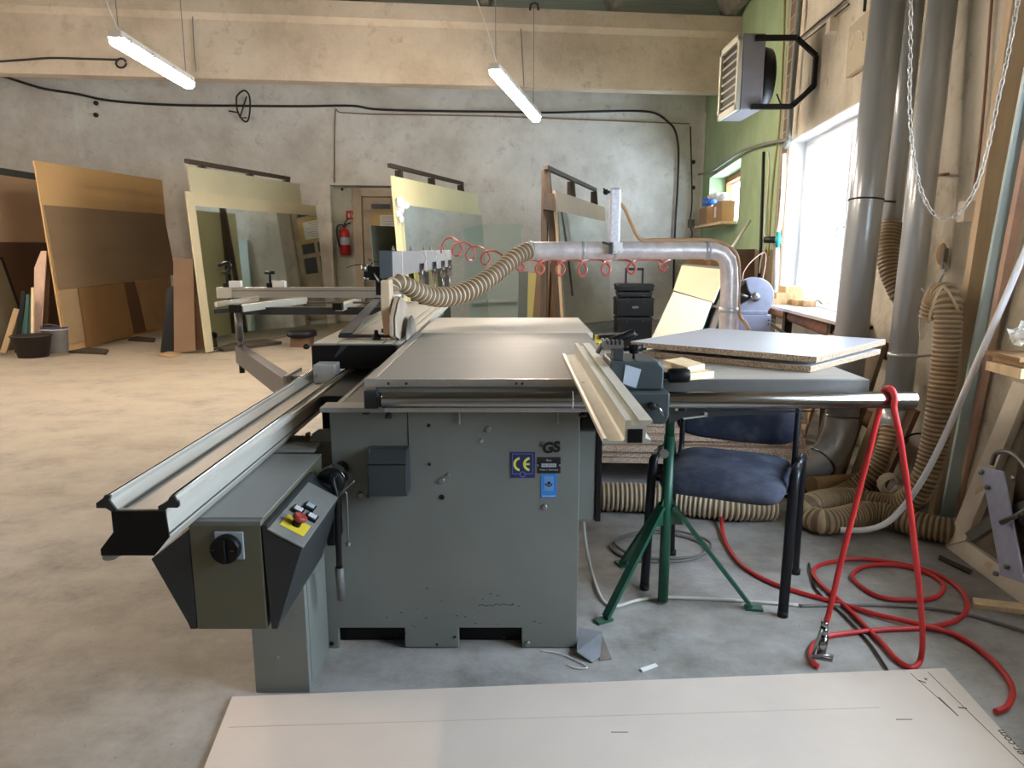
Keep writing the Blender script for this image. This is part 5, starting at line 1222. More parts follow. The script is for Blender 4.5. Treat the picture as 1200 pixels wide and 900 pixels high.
# ================================================================= LEFT: LEANING SHEETS
B_0, B_1 = P(77, 412, Z=0), P(200, 386, Z=0); T_0 = P(40, 188, Y=B_0.y)
L0 = plane3(B_0, B_1, T_0, toward=V((0, 5, 2)))
quadslab([(40, 188), (190, 211), (205, 384), (77, 412)], L0, 0, .018).build('mdf_sheet', m_mdfo, None, label='full-size tan sheet leaning at the back of the left stack, tallest there', category='board')
quadslab([(51, 240), (192, 251), (206, 322), (69, 340)], L0, .022, .018).build('plywood_sheet', m_brown, None, label='wide brown plywood sheet hung in front of the tall tan sheet', category='board')
quadslab([(69.5, 341), (94, 340), (103, 397), (78, 405)], L0, .022, .014).build('cardboard_piece', m_tan, None, label='small tan board at the lower left foot of the tall tan sheet', category='board')
quadslab([(92, 338), (145, 331), (157, 392), (103, 408)], L0, .045, .014).build('brown_panel', M('panel_b', (136, 102, 62), .6, n=2, var=.08), None, label='smooth brown panel standing below the wide plywood sheet', category='board')
quadslab([(145, 331), (158, 330), (173, 388), (158, 391)], L0, .022, .014).build('dark_strip_board', m_brownd, None, label='narrow dark board between the two brown panels on the left', category='board')
quadslab([(160, 330), (199, 322), (206, 377), (173, 389)], L0, .040, .014).build('brown_panel', m_cardb, None, label='brown panel at the right foot of the left stack', category='board')
def flatb(cs, h, m, lb, nm='floor_batten', cat='batten'):
    pts = [P(x, y, Z=h) for x, y in cs]
    return MB().prism([V((p.x, p.y, 0.001)) for p in pts], (0, 0, h-.001)).build(nm, m, None, label=lb, category=cat)
flatb(((80, 411), (104, 407), (127, 409), (124, 413)), .03, m_woodd, 'dark batten on the floor at the foot of the tall tan sheet')
flatb(((150, 397), (160, 394), (182, 396), (180, 399)), .03, m_woodd, 'reddish batten on the floor under the right foot of the left stack')
# far-left stack partly out of frame
Bq, Bq1 = V((-6.6, 8.4, 0)), V((-6.65, 11.2, 0)); L1_ = plane3(Bq, Bq1, V((-6.9, 8.4, 2.2)), toward=V((0, 5, 2)))
def zq(Y, z, pl):
    p0, n = pl; # point on plane at given Y,z
    x = p0.x-(n.y*(Y-p0.y)+n.z*(z-p0.z))/n.x
    return V((x, Y, z))
def sheet(pl, Y0, Y1, z0, z1, off, th, m, nm, lb, cat='board'):
    n = pl[1]; c = [zq(Y0, z0, pl), zq(Y1, z0, pl), zq(Y1, z1, pl), zq(Y0, z1, pl)]
    return MB().prism([p+n*off for p in c], -n*th).build(nm, m, None, label=lb, category=cat)
sheet(L1_, 7.9, 11.3, .03, 2.33, -.04, .02, m_greyb, 'back_sheet', 'grey-edged sheet at the very back of the far left stack')
sheet(L1_, 7.7, 11.2, .02, 2.22, 0, .018, M('pinkish_board', (212, 182, 150), .6, n=1, var=.06), 'pinkish_sheet', 'pinkish-tan sheet leaning at the left edge of the picture')
sheet(L1_, 7.5, 11.0, .02, 1.32, .03, .018, m_brownd, 'dark_sheet', 'low dark brown sheet in front of the pinkish-tan sheet')
Bq = V((-6.2, 8.5, 0)); L2_ = plane3(Bq, V((-6.22, 11, 0)), V((-6.5, 8.5, 1.3)), toward=V((0, 5, 2)))
sheet(L2_, 7.9, 9.30, .02, 1.10, 0, .02, M('grey_brown', (112, 102, 78), .5, n=2, var=.06), 'grey_brown_sheet', 'grey-brown sheet with black edge leaning behind the bucket of strips')
sheet(L2_, 7.9, 9.40, .02, 1.14, -.03, .02, m_black, 'black_edged_sheet', 'black-edged sheet directly behind the grey-brown one')
sheet(L2_, 7.6, 8.35, .02, .62, .03, .02, m_black, 'black_board', 'low black board at the left edge near the bucket')
# strips, panels and buckets
def strip(bx, by, tx, ty, w, m, lb, d=.02, Yt=None):
    b = P(bx, 413.5, Z=.02); t = P(tx, ty, Y=b.y+.2)
    return MB().bar(b, t, w, d, up=(0, 1, 0)).build('board_strip', m, None, label=lb, category='board strip')
strip(4+0, 412, 20, 362, .07, m_tan, 'short tan strip at the left of the strip bundle')
strip(20, 405, 28, 341, .05, m_black, 'black strip sticking up left of the green ones')
strip(23, 408, 30, 350, .045, M('dark_green_strip', (34, 72, 62), .5), 'dark green strip, left of the three behind the black bucket')
strip(29, 408, 33, 345, .04, M('dark_green_strip2', (40, 80, 70), .5), 'dark green strip, middle of the three behind the black bucket')
strip(35, 408, 37, 350, .04, M('dark_green_strip3', (30, 62, 54), .5), 'dark green strip, right of the three behind the black bucket')
strip(38, 406, 38.5, 337, .03, m_pinew, 'pale slim strip rising right of the green strips')
MB().prism([P(x, y, Y=8.85) for x, y in ((40, 402), (47, 402), (54.5, 294), (48, 294), (40, 314))], (0, .02, 0)).build('panel_offcut', m_pink, None, label='pale pointed panel offcut standing beside the green strips', category='board')
MB().prism([P(x, y, Y=8.9) for x, y in ((48, 402), (54, 402), (60, 300), (55, 294))], (.0, .02, 0)).build('panel_offcut', m_brownd, None, label='reddish brown panel offcut standing behind the white bucket', category='board')
def bucket(x, y0, y1, r0, r1, m, nm, lb, handle=False, lid=None):
    b = P(x, y1, Z=0); 
    zt = P(x, y0, Y=b.y).z
    t = thing(nm, lb, 'bucket', b)
    MB().lathe(b, (0, 0, 1), [(.0, .006), (r0, .0), (r1, zt), (r1+.012, zt), (r1+.012, zt+.015), (r1-.01, zt+.015), (r0-.012, .02), (.0, .02)], 32).build('shell', m, t)
    if handle:
        MB().tube(crs([b+V((-r1, 0, zt)), b+V((-r1*.7, -.1, zt+.06)), b+V((0, -.14, zt+.08)), b+V((r1*.7, -.1, zt+.06)), b+V((r1, 0, zt))], 6), .004, 6).build('handle', m_steel, t)
    if lid:
        MB().lathe(b+uz*(zt+.0), (0, 0, 1), [(.0, .02), (r1+.008, .02), (r1+.008, .03), (.0, .03)], 28).build('lid', lid, t)
    return t
bucket(39.5, 394, 418, .155, .205, M('dark_bucket', (44, 38, 34), .55, n=8, var=.1), 'plastic_bucket', 'dark round plastic tub on the floor at the left')
bucket(67, 386.5, 412.5, .125, .14, M('pale_bucket', (176, 172, 166), .5, n=9, var=.12), 'paint_bucket', 'pale white bucket with wire handle behind the dark tub', True, M('blue_lid', (60, 66, 96), .5))

# ================================================================= RACK 1 (left of the door)
B_0 = P(243, 415, Z=0); T_0 = P(218, 224, Y=B_0.y+.02); T_1 = P(370, 241, Z=T_0.z)
R1 = plane3(T_0, T_1, B_0, toward=V((3, 5, 1)))
def low(x, y, pl, z): return PP(x, y, pl)
def rplane_pt(pl, f, z, a, b):
    "point on the plane: fraction f along a->b (horizontal direction), height z"
    p0, n = pl; d = (b-a); d.z = 0; d.normalize(); hn = V((n.x, n.y, 0)); base = a+d*f
    # slide horizontally along hn until on the plane at height z
    base = V((base.x, base.y, z)); t = (p0-base).dot(n)/hn.dot(n); return base+hn*t
def rsheet(pl, a, b, s0, s1, z0, z1, off, th, m, nm, lb, cat='board'):
    n = pl[1]; c = [rplane_pt(pl, s0, z0, a, b), rplane_pt(pl, s1, z0, a, b), rplane_pt(pl, s1, z1, a, b), rplane_pt(pl, s0, z1, a, b)]
    return MB().prism([p+n*off for p in c], -n*th).build(nm, m, None, label=lb, category=cat)
T0a, T1a = V(T_0), V(T_1); Ln = (T1a-T0a).length
rsheet(R1, T0a, T1a, 0, Ln, .02, T_0.z, 0, .02, M('ply_light', (186, 175, 144), .6, n=1.2, var=.06), 'plywood_sheet', 'light plywood sheet holding the mirror on the rack left of the door')
rsheet(R1, T0a, T1a, .15, Ln-.35, .05, T_0.z+.30, -.04, .02, M('ply_green', (178, 172, 142), .6, n=1.2, var=.06), 'plywood_sheet', 'taller plywood sheet at the back of the rack left of the door')
zm1 = P(224, 241, Y=T_0.y+.05).z
rsheet(R1, T0a, T1a, .12, Ln-.02, .03, zm1, .012, .006, m_mirror, 'mirror_sheet', 'large mirror sheet leaning on the rack left of the door, reflecting that door', 'mirror')
def rack(pl, a, b, s_list, ztop, back, name, lb, mt=m_woodd, ext=.3):
    n = pl[1]; hn = V((n.x, n.y, 0)).normalized(); d = (b-a); d.z = 0; d.normalize()
    t = thing(name, lb, 'rack', (a+b)/2*V((1, 1, 0)).length/ V((1, 1, 0)).length if False else V(((a.x+b.x)/2, (a.y+b.y)/2, 0)))
    tp = lambda s: rplane_pt(pl, s, ztop, a, b)-hn*back
    MB().bar(tp(s_list[0]-ext), tp(s_list[-1]+.06), .05, .05).build('top_rail', mt, t, bevel=.004)
    for s in s_list:
        top_ = tp(s)-uz*.03
        f = rplane_pt(pl, s, 0.02, a, b)-hn*back*.6; g = f-hn*(.22)
        MB().bar(top_, V((f.x, f.y, 0.02)), .07, .05, up=(d.x, d.y, 0)).build('front_post', mt, t)
        MB().bar(top_-hn*.02, V((g.x, g.y, 0.02)), .07, .05, up=(d.x, d.y, 0)).build('rear_post', mt, t)
        MB().bar(V((f.x, f.y, .25)), V((g.x, g.y, .25)), .05, .05).build('cross_brace', mt, t)
    return t
rack(R1, T0a, T1a, [.5, 1.5, Ln-.6], T_0.z+.36, .10, 'sheet_rack', 'A-frame timber rack left of the door, with a rail along its top')
# small boards left of rack 1
for (cs, m, lb, Y) in (([(203, 303), (226, 303), (229, 411), (204, 413)], M('warm_brown', (116, 90, 66), .6, n=2, var=.1), 'upright warm brown board at the left side of the mirror rack', 8.6), ([(196, 338), (203, 335), (203, 413), (188, 414)], m_black, 'black board fanned out left of the warm brown one', 8.68), ([(226.5, 304), (232, 304), (240, 408), (229, 410)], m_brownd, 'dark brown board between the warm brown board and the mirror rack', 8.75)):
    pts = [P(x, y, Y=Y+(.15 if y < 350 else 0)) for x, y in cs]
    for p in pts: p.z = max(p.z, .005)
    MB().prism(pts, (0, .02, 0)).build('upright_board', m, None, label=lb, category='board')
flatb(((184, 415), (200, 411), (212, 414), (200, 418)), .02, m_tan, 'thin pale strip on the floor by the black board')
flatb(((246, 405), (300, 396), (330, 400), (262, 409)), .04, m_woodd, 'dark floor bearer under the mirror rack left of the door')
# dark stool-like base lying on the floor beyond the saw
p = P(354, 394, Y=9.3)
MB().lathe(V((p.x, 9.3, .12)), (0, 0, 1), [(.0, 0), (.16, .0), (.19, .02), (.19, .07), (.16, .09), (0, .09)], 28).build('round_cushion', m_black, None, label='low black round-ended pad behind the saw outrigger', category='pad', loc=(p.x, 9.3, .12))
MB().box(p.x-.12, p.x+.12, 9.18, 9.42, 0, .119).build('pad_stand', m_brownd, None, label='brown box under the black round-ended pad', category='box')

# ================================================================= RACK 2 (right of the door)
T_0 = P(460, 206, Z=2.1); T_1 = P(560, 228, Z=2.1); B_0 = P(479, 409, Z=0)
R2 = plane3(T_0, T_1, B_0, toward=V((3, 5, 1))); Ln2 = (T_1-T_0).length
rsheet(R2, T_0, T_1, 0, Ln2, .02, 2.1, 0, .03, m_yellow, 'mdf_sheet', 'pale yellow sheet behind the mirror on the rack right of the door')
zz = P(473, 240, Y=T_0.y+.1).z
rsheet(R2, T_0, T_1, .12, Ln2-.0, .03, zz, .045, .04, m_mirror, 'mirror_sheet', 'large mirror sheet leaning on the rack right of the door', 'mirror')
rack(R2, T_0, T_1, [.45, 1.55, Ln2-.5], 2.24, .10, 'sheet_rack', 'A-frame timber rack right of the door, top rail above the yellow sheet')
rsheet(R2, T_0, T_1, .1, .9, .02, 1.55, -.40, .02, m_greyb, 'leaning_board', 'dark grey board leaning on the back side of the rack right of the door')
rsheet(R2, T_0, T_1, .9, 1.5, .02, 1.2, -.40, .02, m_brown, 'leaning_board', 'low brown board leaning on the back side of the rack right of the door')
c = rplane_pt(R2, .08, zz-.06, T_0, T_1)+R2[1]*.05
random.seed(4); mb = MB()
for k in range(9):
    q = c+V((random.uniform(-.07, .05), random.uniform(-.06, .02), random.uniform(-.16, .1))); mb.sph(q, (random.uniform(.03, .06), .03, random.uniform(.04, .09)), 8)
mb.build('plastic_wrap', m_bagw, None, label='white plastic wrap bunched on the near corner of the mirror', category='plastic wrap')
# boards leaning low in front of rack 2
for (s0, s1, h, off, m, lb) in ((.2, .95, 1.05, .10, m_oliveb, 'olive board standing at the foot of the mirror right of the door'), (1.0, 1.35, 1.05, .10, m_greyb, 'dark green-grey board beside the olive board'),):
    rsheet(R2, T_0, T_1, s0, s1, .02, h, off, .02, m, 'leaning_board', lb)
# ================================================================= RACK 3
T_0 = P(651, 223, Z=1.87); T_1 = P(709, 243, Z=1.87); B_0 = P(667, 418, Z=0)
R3 = plane3(T_0, T_1, B_0, toward=V((3, 5, 1))); Ln3 = (T_1-T_0).length
rsheet(R3, T_0, T_1, 0, Ln3, .02, 1.87, 0, .03, M('rack3_brown', (150, 126, 96), .6, n=1.5, var=.08), 'mdf_sheet', 'brown sheet behind the mirror on the third rack from the left')
zz = P(660, 248, Y=T_0.y+.1).z
rsheet(R3, T_0, T_1, .05, Ln3+.05, .03, zz, .012, .006, m_mirror, 'mirror_sheet', 'large mirror sheet leaning on the rack behind the overhead duct post', 'mirror')
rack(R3, T_0, T_1, [.08, 1.5, Ln3-.3], 2.12, .10, 'sheet_rack', 'dark A-frame timber rack behind the overhead duct post', ext=.06)
a = P(637, 226, Y=8.0)
MB().prism([P(x, y, Y=8.1) for x, y in ((638, 225), (650, 227), (650, 247), (637, 245))], (0, .3, 0)).build('timber_block', m_woodd, None, label='dark timber block clamped to the near post of the rack by the duct post', category='timber block')
# boards standing left of rack 3 (behind the saw table)
for i, (cs, m, Y, lb) in enumerate((([(608, 318), (619, 318), (617, 420), (606, 420)], m_greyb, 9.3, 'narrow dark grey board standing behind the saw table, leftmost of four'), ([(619, 320), (632, 320), (626, 420), (617, 420)], m_oliveb, 9.25, 'narrow olive board standing behind the saw table, second of four'), ([(630, 305), (645, 305), (640, 420), (621, 420)], M('mid_brown', (92, 76, 58), .6, n=2, var=.1), 8.9, 'mid brown board standing behind the saw table, third of four'), ([(642, 308), (663, 308), (666, 420), (636, 420)], m_brownd, 9.0, 'dark board standing behind the saw table, fourth, under the rack'))):
    pts = [P(x, y, Y=Y+(.12 if y < 350 else 0)) for x, y in cs]
    for p in pts: p.z = max(p.z, .005)
    MB().prism(pts, (0, .02, 0)).build('standing_board', m, None, label=lb, category='board')
# white bracket and pale sheet on the back wall behind rack 2
c = BP(592, 352, .03)
pts = [BP(566, 262, -.12), BP(611, 262, -.12), BP(612, 425, -.2), BP(567, 425, -.2)]
MB().prism([BP(566, 262, .02)+V((0, 0, 0)), BP(611, 262, .02), BP(611, 409, .25), BP(566, 409, .25)], -bn*-.012).build('pale_sheet', M('pale_aqua_sheet', (196, 212, 204), .35, n=2, var=.04), None, label='pale aqua sheet leaning on the back wall between two racks', category='board')
h0_, h1_ = BP(574, 352, .30), BP(606, 352, .30)
MB().bar(h0_, h1_, .05, .04).bar(h0_.lerp(h1_, .7), h1_+uz*.03, .05, .05).build('white_rail', m_whitem, None, label='short white bracket rail across the pale aqua sheet', category='bracket')

# ================================================================= EXTINGUISHER, SIGN
yy = B0.y; L = bL+bd*ns0
nd = bn
ex = L+bn*.55; ex.z = 0
p = P(405, 283, X=L.x+.10) 
Ye = BP(405, 290, -.34).y-.13; pc = P(405, 300, Y=Ye); zt_e = P(405, 265, Y=Ye).z; zb_e = P(405, 299, Y=Ye).z
fe = thing('fire_extinguisher', 'red fire extinguisher hanging on the pale niche wall by the door', 'fire extinguisher', (pc.x, Ye, zb_e))
MB().lathe((pc.x, Ye, zb_e), (0, 0, 1), [(.0, 0), (.075, .0), (.085, .015), (.085, .36), (.07, .41), (.03, .44), (.025, .46), (0, .46)], 28).build('cylinder', m_ext, fe)
MB().lathe((pc.x, Ye, zb_e+.17), (0, 0, 1), [(.086, 0), (.0865, .001), (.0865, .12), (.086, .121)], 28).build('label_band', m_stickg, fe)
MB().obox((pc.x, Ye, zb_e+.48), (.05, 0, 0), (0, .04, 0), (0, 0, .04)).tube([(pc.x, Ye, zb_e+.5), (pc.x+.11, Ye-.03, zb_e+.53)], .012, 8).tube([(pc.x, Ye, zb_e+.52), (pc.x+.08, Ye-.03, zb_e+.60)], .01, 8).build('valve_lever', m_black, fe)
MB().tube(crs([(pc.x-.02, Ye, zb_e+.5), (pc.x-.11, Ye, zb_e+.48), (pc.x-.13, Ye, zb_e+.36), (pc.x-.11, Ye, zb_e+.2), (pc.x-.09, Ye, zb_e+.12)], 6), .013, 10).build('discharge_hose', m_black, fe)
MB().bar((pc.x-.085, Ye, zb_e+.4), (pc.x-.085, Ye+.12, zb_e+.4), .03, .02).build('wall_bracket', m_dark, fe)
Ys = BP(411, 250, -.34).y-.02
a, b = P(406, 257, Y=Ys), P(416, 247, Y=Ys)
sg = thing('fire_sign', 'small square red fire-extinguisher sign above the extinguisher', 'sign', (a.x, Ys, a.z))
MB().box(a.x, b.x, Ys, Ys+.006, a.z, b.z).build('plate', m_signr, sg)
w = b.x-a.x; h = b.z-a.z; mb = MB(); y = Ys-.002
mb.box(a.x+w*.2, a.x+w*.4, y, Ys, a.z+h*.2, a.z+h*.62); mb.box(a.x+w*.26, a.x+w*.36, y, Ys, a.z+h*.64, a.z+h*.76); mb.box(a.x+w*.56, a.x+w*.62, y, Ys, a.z+h*.2, a.z+h*.8)
mb.prism([(a.x+w*.7, y, a.z+h*.2), (a.x+w*.86, y, a.z+h*.2), (a.x+w*.78, y, a.z+h*.65)], (0, .002, 0))
mb.build('pictogram', m_paper, sg)
p = BP(401, 222, -.335); MB().lathe(p, -bn, [(.02, 0), (.02, .03), (.012, .035)], 12).build('bell_button', m_black, None, label='tiny black knob high on the niche wall above the extinguisher', category='knob')

# ================================================================= WALL CABLES
def wcable(px, r, m, name, lb, off=-.02, pf=BP, n=8, loc=None):
    return MB().tube(crs([pf(x, y, off) for x, y in px], 6), r, n).build(name, m, None, label=lb, category='cable')
wcable([(-30, 78), (0, 88), (25, 96), (52, 104), (90, 110), (130, 118), (200, 123), (280, 124), (350, 124.5), (412, 124), (440, 128), (500, 130), (580, 131), (640, 132), (700, 130.5), (745, 130), (768, 133), (783, 143), (791, 153), (795, 175), (794, 220), (791, 270), (789, 340)], .018, m_cable, 'wall_cable', 'thick dark cable sweeping across the whole back wall and down at right', .1)
wcable([(392, 214), (393, 134), (400, 132), (440, 134), (520, 135), (600, 137), (700, 141), (808, 145)], .010, M('rusty_wire', (140, 116, 92), .7), 'wall_wire', 'thin rusty wire running just under the thick cable', .03)
lp = [(278, 112), (286, 106), (292, 112), (293, 126), (291, 140), (286, 142), (279, 132), (277, 120)]
MB().tube(crs([BP(x, y, .14) for x, y in lp], 6, closed=True), .014, 7, closed=True).tube([BP(268, 130, .13), BP(280, 132, .13)], .012, 6).tube([BP(289, 113, .13), BP(281, 138, .13), BP(289, 138, .13)], .012, 6).build('cable_loop', m_cable, None, label='coiled loop of dark cable hung on the back wall', category='cable')
wcable([(809, 148), (811, 230), (809, 255), (808, 262), (811, 275), (807, 287), (802, 300)], .012, m_cable, 'wall_wire', 'dark wire dropping down the corner column', .15)
MB().obox(BP(810, 262, .14), bd*.10, bn*.06, (0, 0, .14)).build('junction_box', m_rib, None, label='small grey junction box on the corner column', category='junction box')
for i, (x, y, lb) in enumerate(((113, 121, 'small dark insulator below the thick cable on the left pilaster edge'), (113, 135, 'small round dark knob under the left insulator'), (812, 190, 'small dark insulator on the corner column, upper'), (812, 220, 'small dark insulator on the corner column, lower'))):
    off = .06 if x < 200 else .12
    MB().lathe(BP(x, y, off), -bn, [(.035, 0), (.035, .03), (.02, .05)], 12).build('wall_insulator', m_cable, None, label=lb, category='insulator')
# cable on the beam's face and its end ring
def beamP(x, y, off=-.02): return PP(x, y, (bsd, -bn), -off)
MB().tube(crs([beamP(x, y) for x, y in ((-40, 74), (0, 72), (30, 70), (60, 68), (100, 69), (138, 70))], 6), .012, 8).tube([beamP(142+6*math.cos(t*.6), 74+5.5*math.sin(t*.6)) for t in range(11)], .012, 8, closed=False).build('beam_cable', m_cable, None, label='dark cable along the concrete beam ending in a small ring', category='cable')
MB().tube([beamP(x, y, -.085) for x, y in ((621, 12), (622, 5), (626, 3), (630, 5), (631, 12))], .014, 8).build('lifting_eye', m_cable, None, label='small iron lifting loop on top of the concrete beam', category='iron loop')
MB().tube(crs([beamP(x, y, -.02) for x, y in ((225, 0), (227, 50), (230, 84))], 4), .007, 6).build('beam_wire', m_cableg, None, label='thin vertical wire hanging down the beam face right of the left lamp', category='wire')
MB().tube([beamP(x, y, -.02) for x, y in ((609, 10), (612, 60), (614, 101))], .006, 6).build('beam_wire', m_cableg, None, label='thin vertical wire on the beam face beside the right lamp', category='wire')
# pipe slanting over the shelf window, risers
MB().tube(crs([RP(x, y, .07) for x, y in ((806, 206), (830, 202), (850, 190), (868, 178), (890, 170), (915, 165), (926, 163))], 6), .014, 10).build('wall_pipe', m_cableg, None, label='thin grey-brown pipe slanting above the shelf window', category='pipe')
def riser(px, r, m, nm, lb, off=.06): return MB().tube(crs([RP(x, y, off) for x, y in px], 4), r, 10).build(nm, m, None, label=lb, category='pipe')
riser([(895, 178), (893, 240), (891, 300), (888, 340)], .016, m_black, 'conduit', 'black vertical conduit on the green wall')
riser([(920, -10), (918, 60), (914, 140), (907, 200), (903, 245), (900, 300)], .011, m_oliveb, 'conduit', 'thin greenish conduit right of the black one')
riser([(938, -10), (934, 40), (928, 110), (924, 160), (919, 172)], .026, m_cab, 'riser_pipe', 'grey riser pipe along the brick edge')
riser([(919, 180), (917, 230), (914, 262), (912, 272)], .017, m_whitem, 'riser_pipe', 'white plastic riser pipe above the teal valve')
riser([(911, 288), (910, 320), (908, 352)], .02, m_galv, 'riser_pipe', 'grey pipe continuing below the teal valve')
c = RP(912, 281, .07)
vv = thing('water_valve', 'teal-green pipe valve with black body between window and green wall', 'valve', c)
MB().sph(c, (.035, .035, .042)).cyl(c-uz*.07, c+uz*.07, .019).build('body', m_teal, vv)
MB().cyl(c-wd*-.02, c+V((-.09, .1, 0)), .03).build('black_union', m_black, vv)
riser([(900, 178), (901, 200), (896, 270), (899, 282), (893, 300), (890, 320)], .008, m_cablew, 'loose_cable', 'pale cord looping beside the black conduit')
MB().tube([P(850, 285+17, Y=7.5), P(879, 259, Y=7.9)], .014, 8).build('white_stick', m_cablew, None, label='thin pale stick slanting up behind the duct bend', category='stick')
MB().tube(crs([P(870, 330, Y=6.2), P(872, 318, Y=6.3), P(882, 305, Y=6.4), P(896, 296, Y=6.5), P(897, 310, Y=6.4), P(893, 330, Y=6.3)], 5), .004, 8).build('hanging_cord', m_rust, None, label='pale cord looping above the chop saw', category='cable')
# boxes and bags on the shelf window
z = 1.55
sb = [RP(823, 262, .3)]
shY0, shY1 = 9.35, 11.6
A = V((RWX(shY0), shY0, 0)); Bv = V((RWX(shY1), shY1, 0))
MB().hexa([A-wn*.20+uz*1.545, A+wn*.0-wn*.003+uz*1.545, Bv-wn*.003+uz*1.545, Bv-wn*.26+uz*1.545, A-wn*.20+uz*1.58, A-wn*.003+uz*1.58, Bv-wn*.003+uz*1.58, Bv-wn*.26+uz*1.58]).build('window_shelf', m_pinew, None, label='pale shelf board projecting below the small corner window', category='shelf')
for (Y0, Y1, o0, o1, h, m, nm, lb) in ((10.4, 11.2, .24, .01, .24, m_cardb, 'cardboard_box', 'open brown cardboard box on the corner window shelf, far one'), (9.5, 10.3, .17, .01, .26, M('box_tan', (164, 126, 86), .8, n=5, var=.08), 'cardboard_box', 'brown cardboard box on the corner window shelf, near one')):
    A = V((RWX(Y0), Y0, 0)); Bv = V((RWX(Y1), Y1, 0)); t = thing(nm, lb, 'box', A-wn*.1+uz*1.581)
    MB().hexa([A-wn*o0+uz*1.581, A-wn*o1+uz*1.581, Bv-wn*o1+uz*1.581, Bv-wn*o0+uz*1.581, A-wn*o0+uz*(1.581+h), A-wn*o1+uz*(1.581+h), Bv-wn*o1+uz*(1.581+h), Bv-wn*o0+uz*(1.581+h)]).build('carton', m, t)
    if Y0 < 10:
        MB().obox(A-wn*(o0+.003)+wd*.55+uz*1.72, wd*.16, wn*.004, uz*.14).build('shipping_label', m_paper, t)
random.seed(8)
for (Y, dz, m, lb, n) in ((10.55, .27, m_bagb, 'blue crumpled plastic bag on top of the far cardboard box', 10), (10.95, .26, m_bagw, 'whitish crumpled plastic bag spilling from the far cardboard box', 10), (9.95, .29, m_bagw, 'pale plastic bag on the near cardboard box', 7)):
    mb = MB(); c = V((RWX(Y), Y, 1.581+dz))-wn*.13
    for k in range(n): mb.sph(c+V((random.uniform(-.08, .08), random.uniform(-.2, .2), random.uniform(0, .08))), (random.uniform(.04, .08), random.uniform(.06, .13), random.uniform(.03, .06)), 8)
    o = mb.build('plastic_bag', m, None, label=lb, category='bag')
# ================================================================= HEATER
ht = thing('fan_heater', 'grey square fan heater with louvred front bracketed high on the right wall', 'fan heater', V((2.1, 6.3, 2.4)))
hxa, hya, hyb, hz0_, hz1_ = 1.80, 6.08, 6.62, 2.33, 2.90
sc = 1
MB().box(hxa+.012, hxa+.19, hya, hyb, hz0_, hz1_).build('housing', m_heat, ht, bevel=.01)
mb = MB()
for (y0, y1, z0, z1) in ((hya, hyb, hz0_, hz0_+.05), (hya, hyb, hz1_-.05, hz1_), (hya, hya+.045, hz0_, hz1_), (hyb-.045, hyb, hz0_, hz1_)): mb.box(hxa-.02, hxa+.012, y0, y1, z0, z1)
mb.build('front_bezel', m_heatl, ht, bevel=.004)
MB().box(hxa+.006, hxa+.0119, hya+.045, hyb-.045, hz0_+.05, hz1_-.05).build('coil_screen', m_black, ht)
for k in range(7):
    z = hz0_+.085+k*.064
    MB().hexa([(hxa-.008, hya+.046, z), (hxa+.002, hya+.046, z-.006), (hxa+.002, hyb-.046, z-.006), (hxa-.008, hyb-.046, z), (hxa-.008, hya+.046, z+.005), (hxa+.002, hya+.046, z-.001), (hxa+.002, hyb-.046, z-.001), (hxa-.008, hyb-.046, z+.005)]).build('louvre', m_heatl, ht)
yc_, zc_ = (hya+hyb)/2, (hz0_+hz1_)/2
MB().lathe((hxa+.19, yc_, zc_), (1, 0, 0), [(.255, 0), (.25, .05), (.235, .11), (.20, .12), (0, .12)], 32).build('fan_shroud', m_black, ht)
xw = RWX(6.0)-.03
for y in (hya-.02,):
    MB().bar((hxa+.10, y, hz1_-.04), (hxa+.42, y, hz1_-.04), .03, .04).bar((hxa+.42, y, hz1_-.04), (xw, y, hz1_-.17), .03, .04, up=(0, 1, 0)).bar((xw, y, hz1_-.17), (xw, y, hz0_+.17), .03, .04, up=(0, 1, 0)).bar((xw, y, hz0_+.17), (hxa+.42, y, hz0_+.02), .03, .04, up=(0, 1, 0)).bar((hxa+.42, y, hz0_+.02), (hxa+.10, y, hz0_+.02), .03, .04).build('wall_bracket', m_black, ht)
MB().tube(crs([(hxa+.3, hya, hz0_+.12), (hxa+.36, hya-.01, hz0_+.02), (xw-.1, hya, hz0_+.1), (xw, hya, hz0_+.2)], 5), .006, 7).build('heater_cable', m_cable, ht)
# meter box on the wall
Aq, Bq_ = RP(1022, 30, 0), RP(992, 95, 0)
yb0, yb1 = RP(1030, 60).y, RP(1001, 60).y
mbx = thing('meter_box', 'flat beige electrical box on the wall above the bright window', 'electrical box', V((RWX(yb0), yb0, RP(1000, 95).z)))
z0_, z1_ = RP(996, 93).z, RP(1005, 30).z
A = V((RWX(yb0), yb0, 0)); Bv = V((RWX(yb1), yb1, 0))
MB().hexa([A-wn*.045+uz*z0_, A+uz*z0_, Bv+uz*z0_, Bv-wn*.045+uz*z0_, A-wn*.045+uz*z1_, A+uz*z1_, Bv+uz*z1_, Bv-wn*.045+uz*z1_]).build('case', M('beige_box', (176, 164, 136), .6, n=4, var=.05), mbx, bevel=.006)
MB().tube(crs([A-wn*.06+uz*z1_, A-wn*.06+uz*(z1_+.3)], 3), .008, 7).tube([A.lerp(Bv, .3)-wn*.06+uz*z1_, A.lerp(Bv, .35)-wn*.05+uz*(z1_+.9)], .01, 7).build('feed_cable', m_cable, mbx)
c = A.lerp(Bv, .6)-wn*.048; MB().tube([c+uz*(z0_+(z1_-z0_)*(.5+.25*math.sin(t*.4)))+wd*(.12*math.cos(t*.4)) for t in range(9)], .003, 6).build('door_mark', m_paper, mbx)
MB().obox(RP(975, 30, .03), wd*.10, wn*.06, uz*.10).build('junction_box', m_oldp, None, label='small square junction box near the top of the right wall', category='junction box')
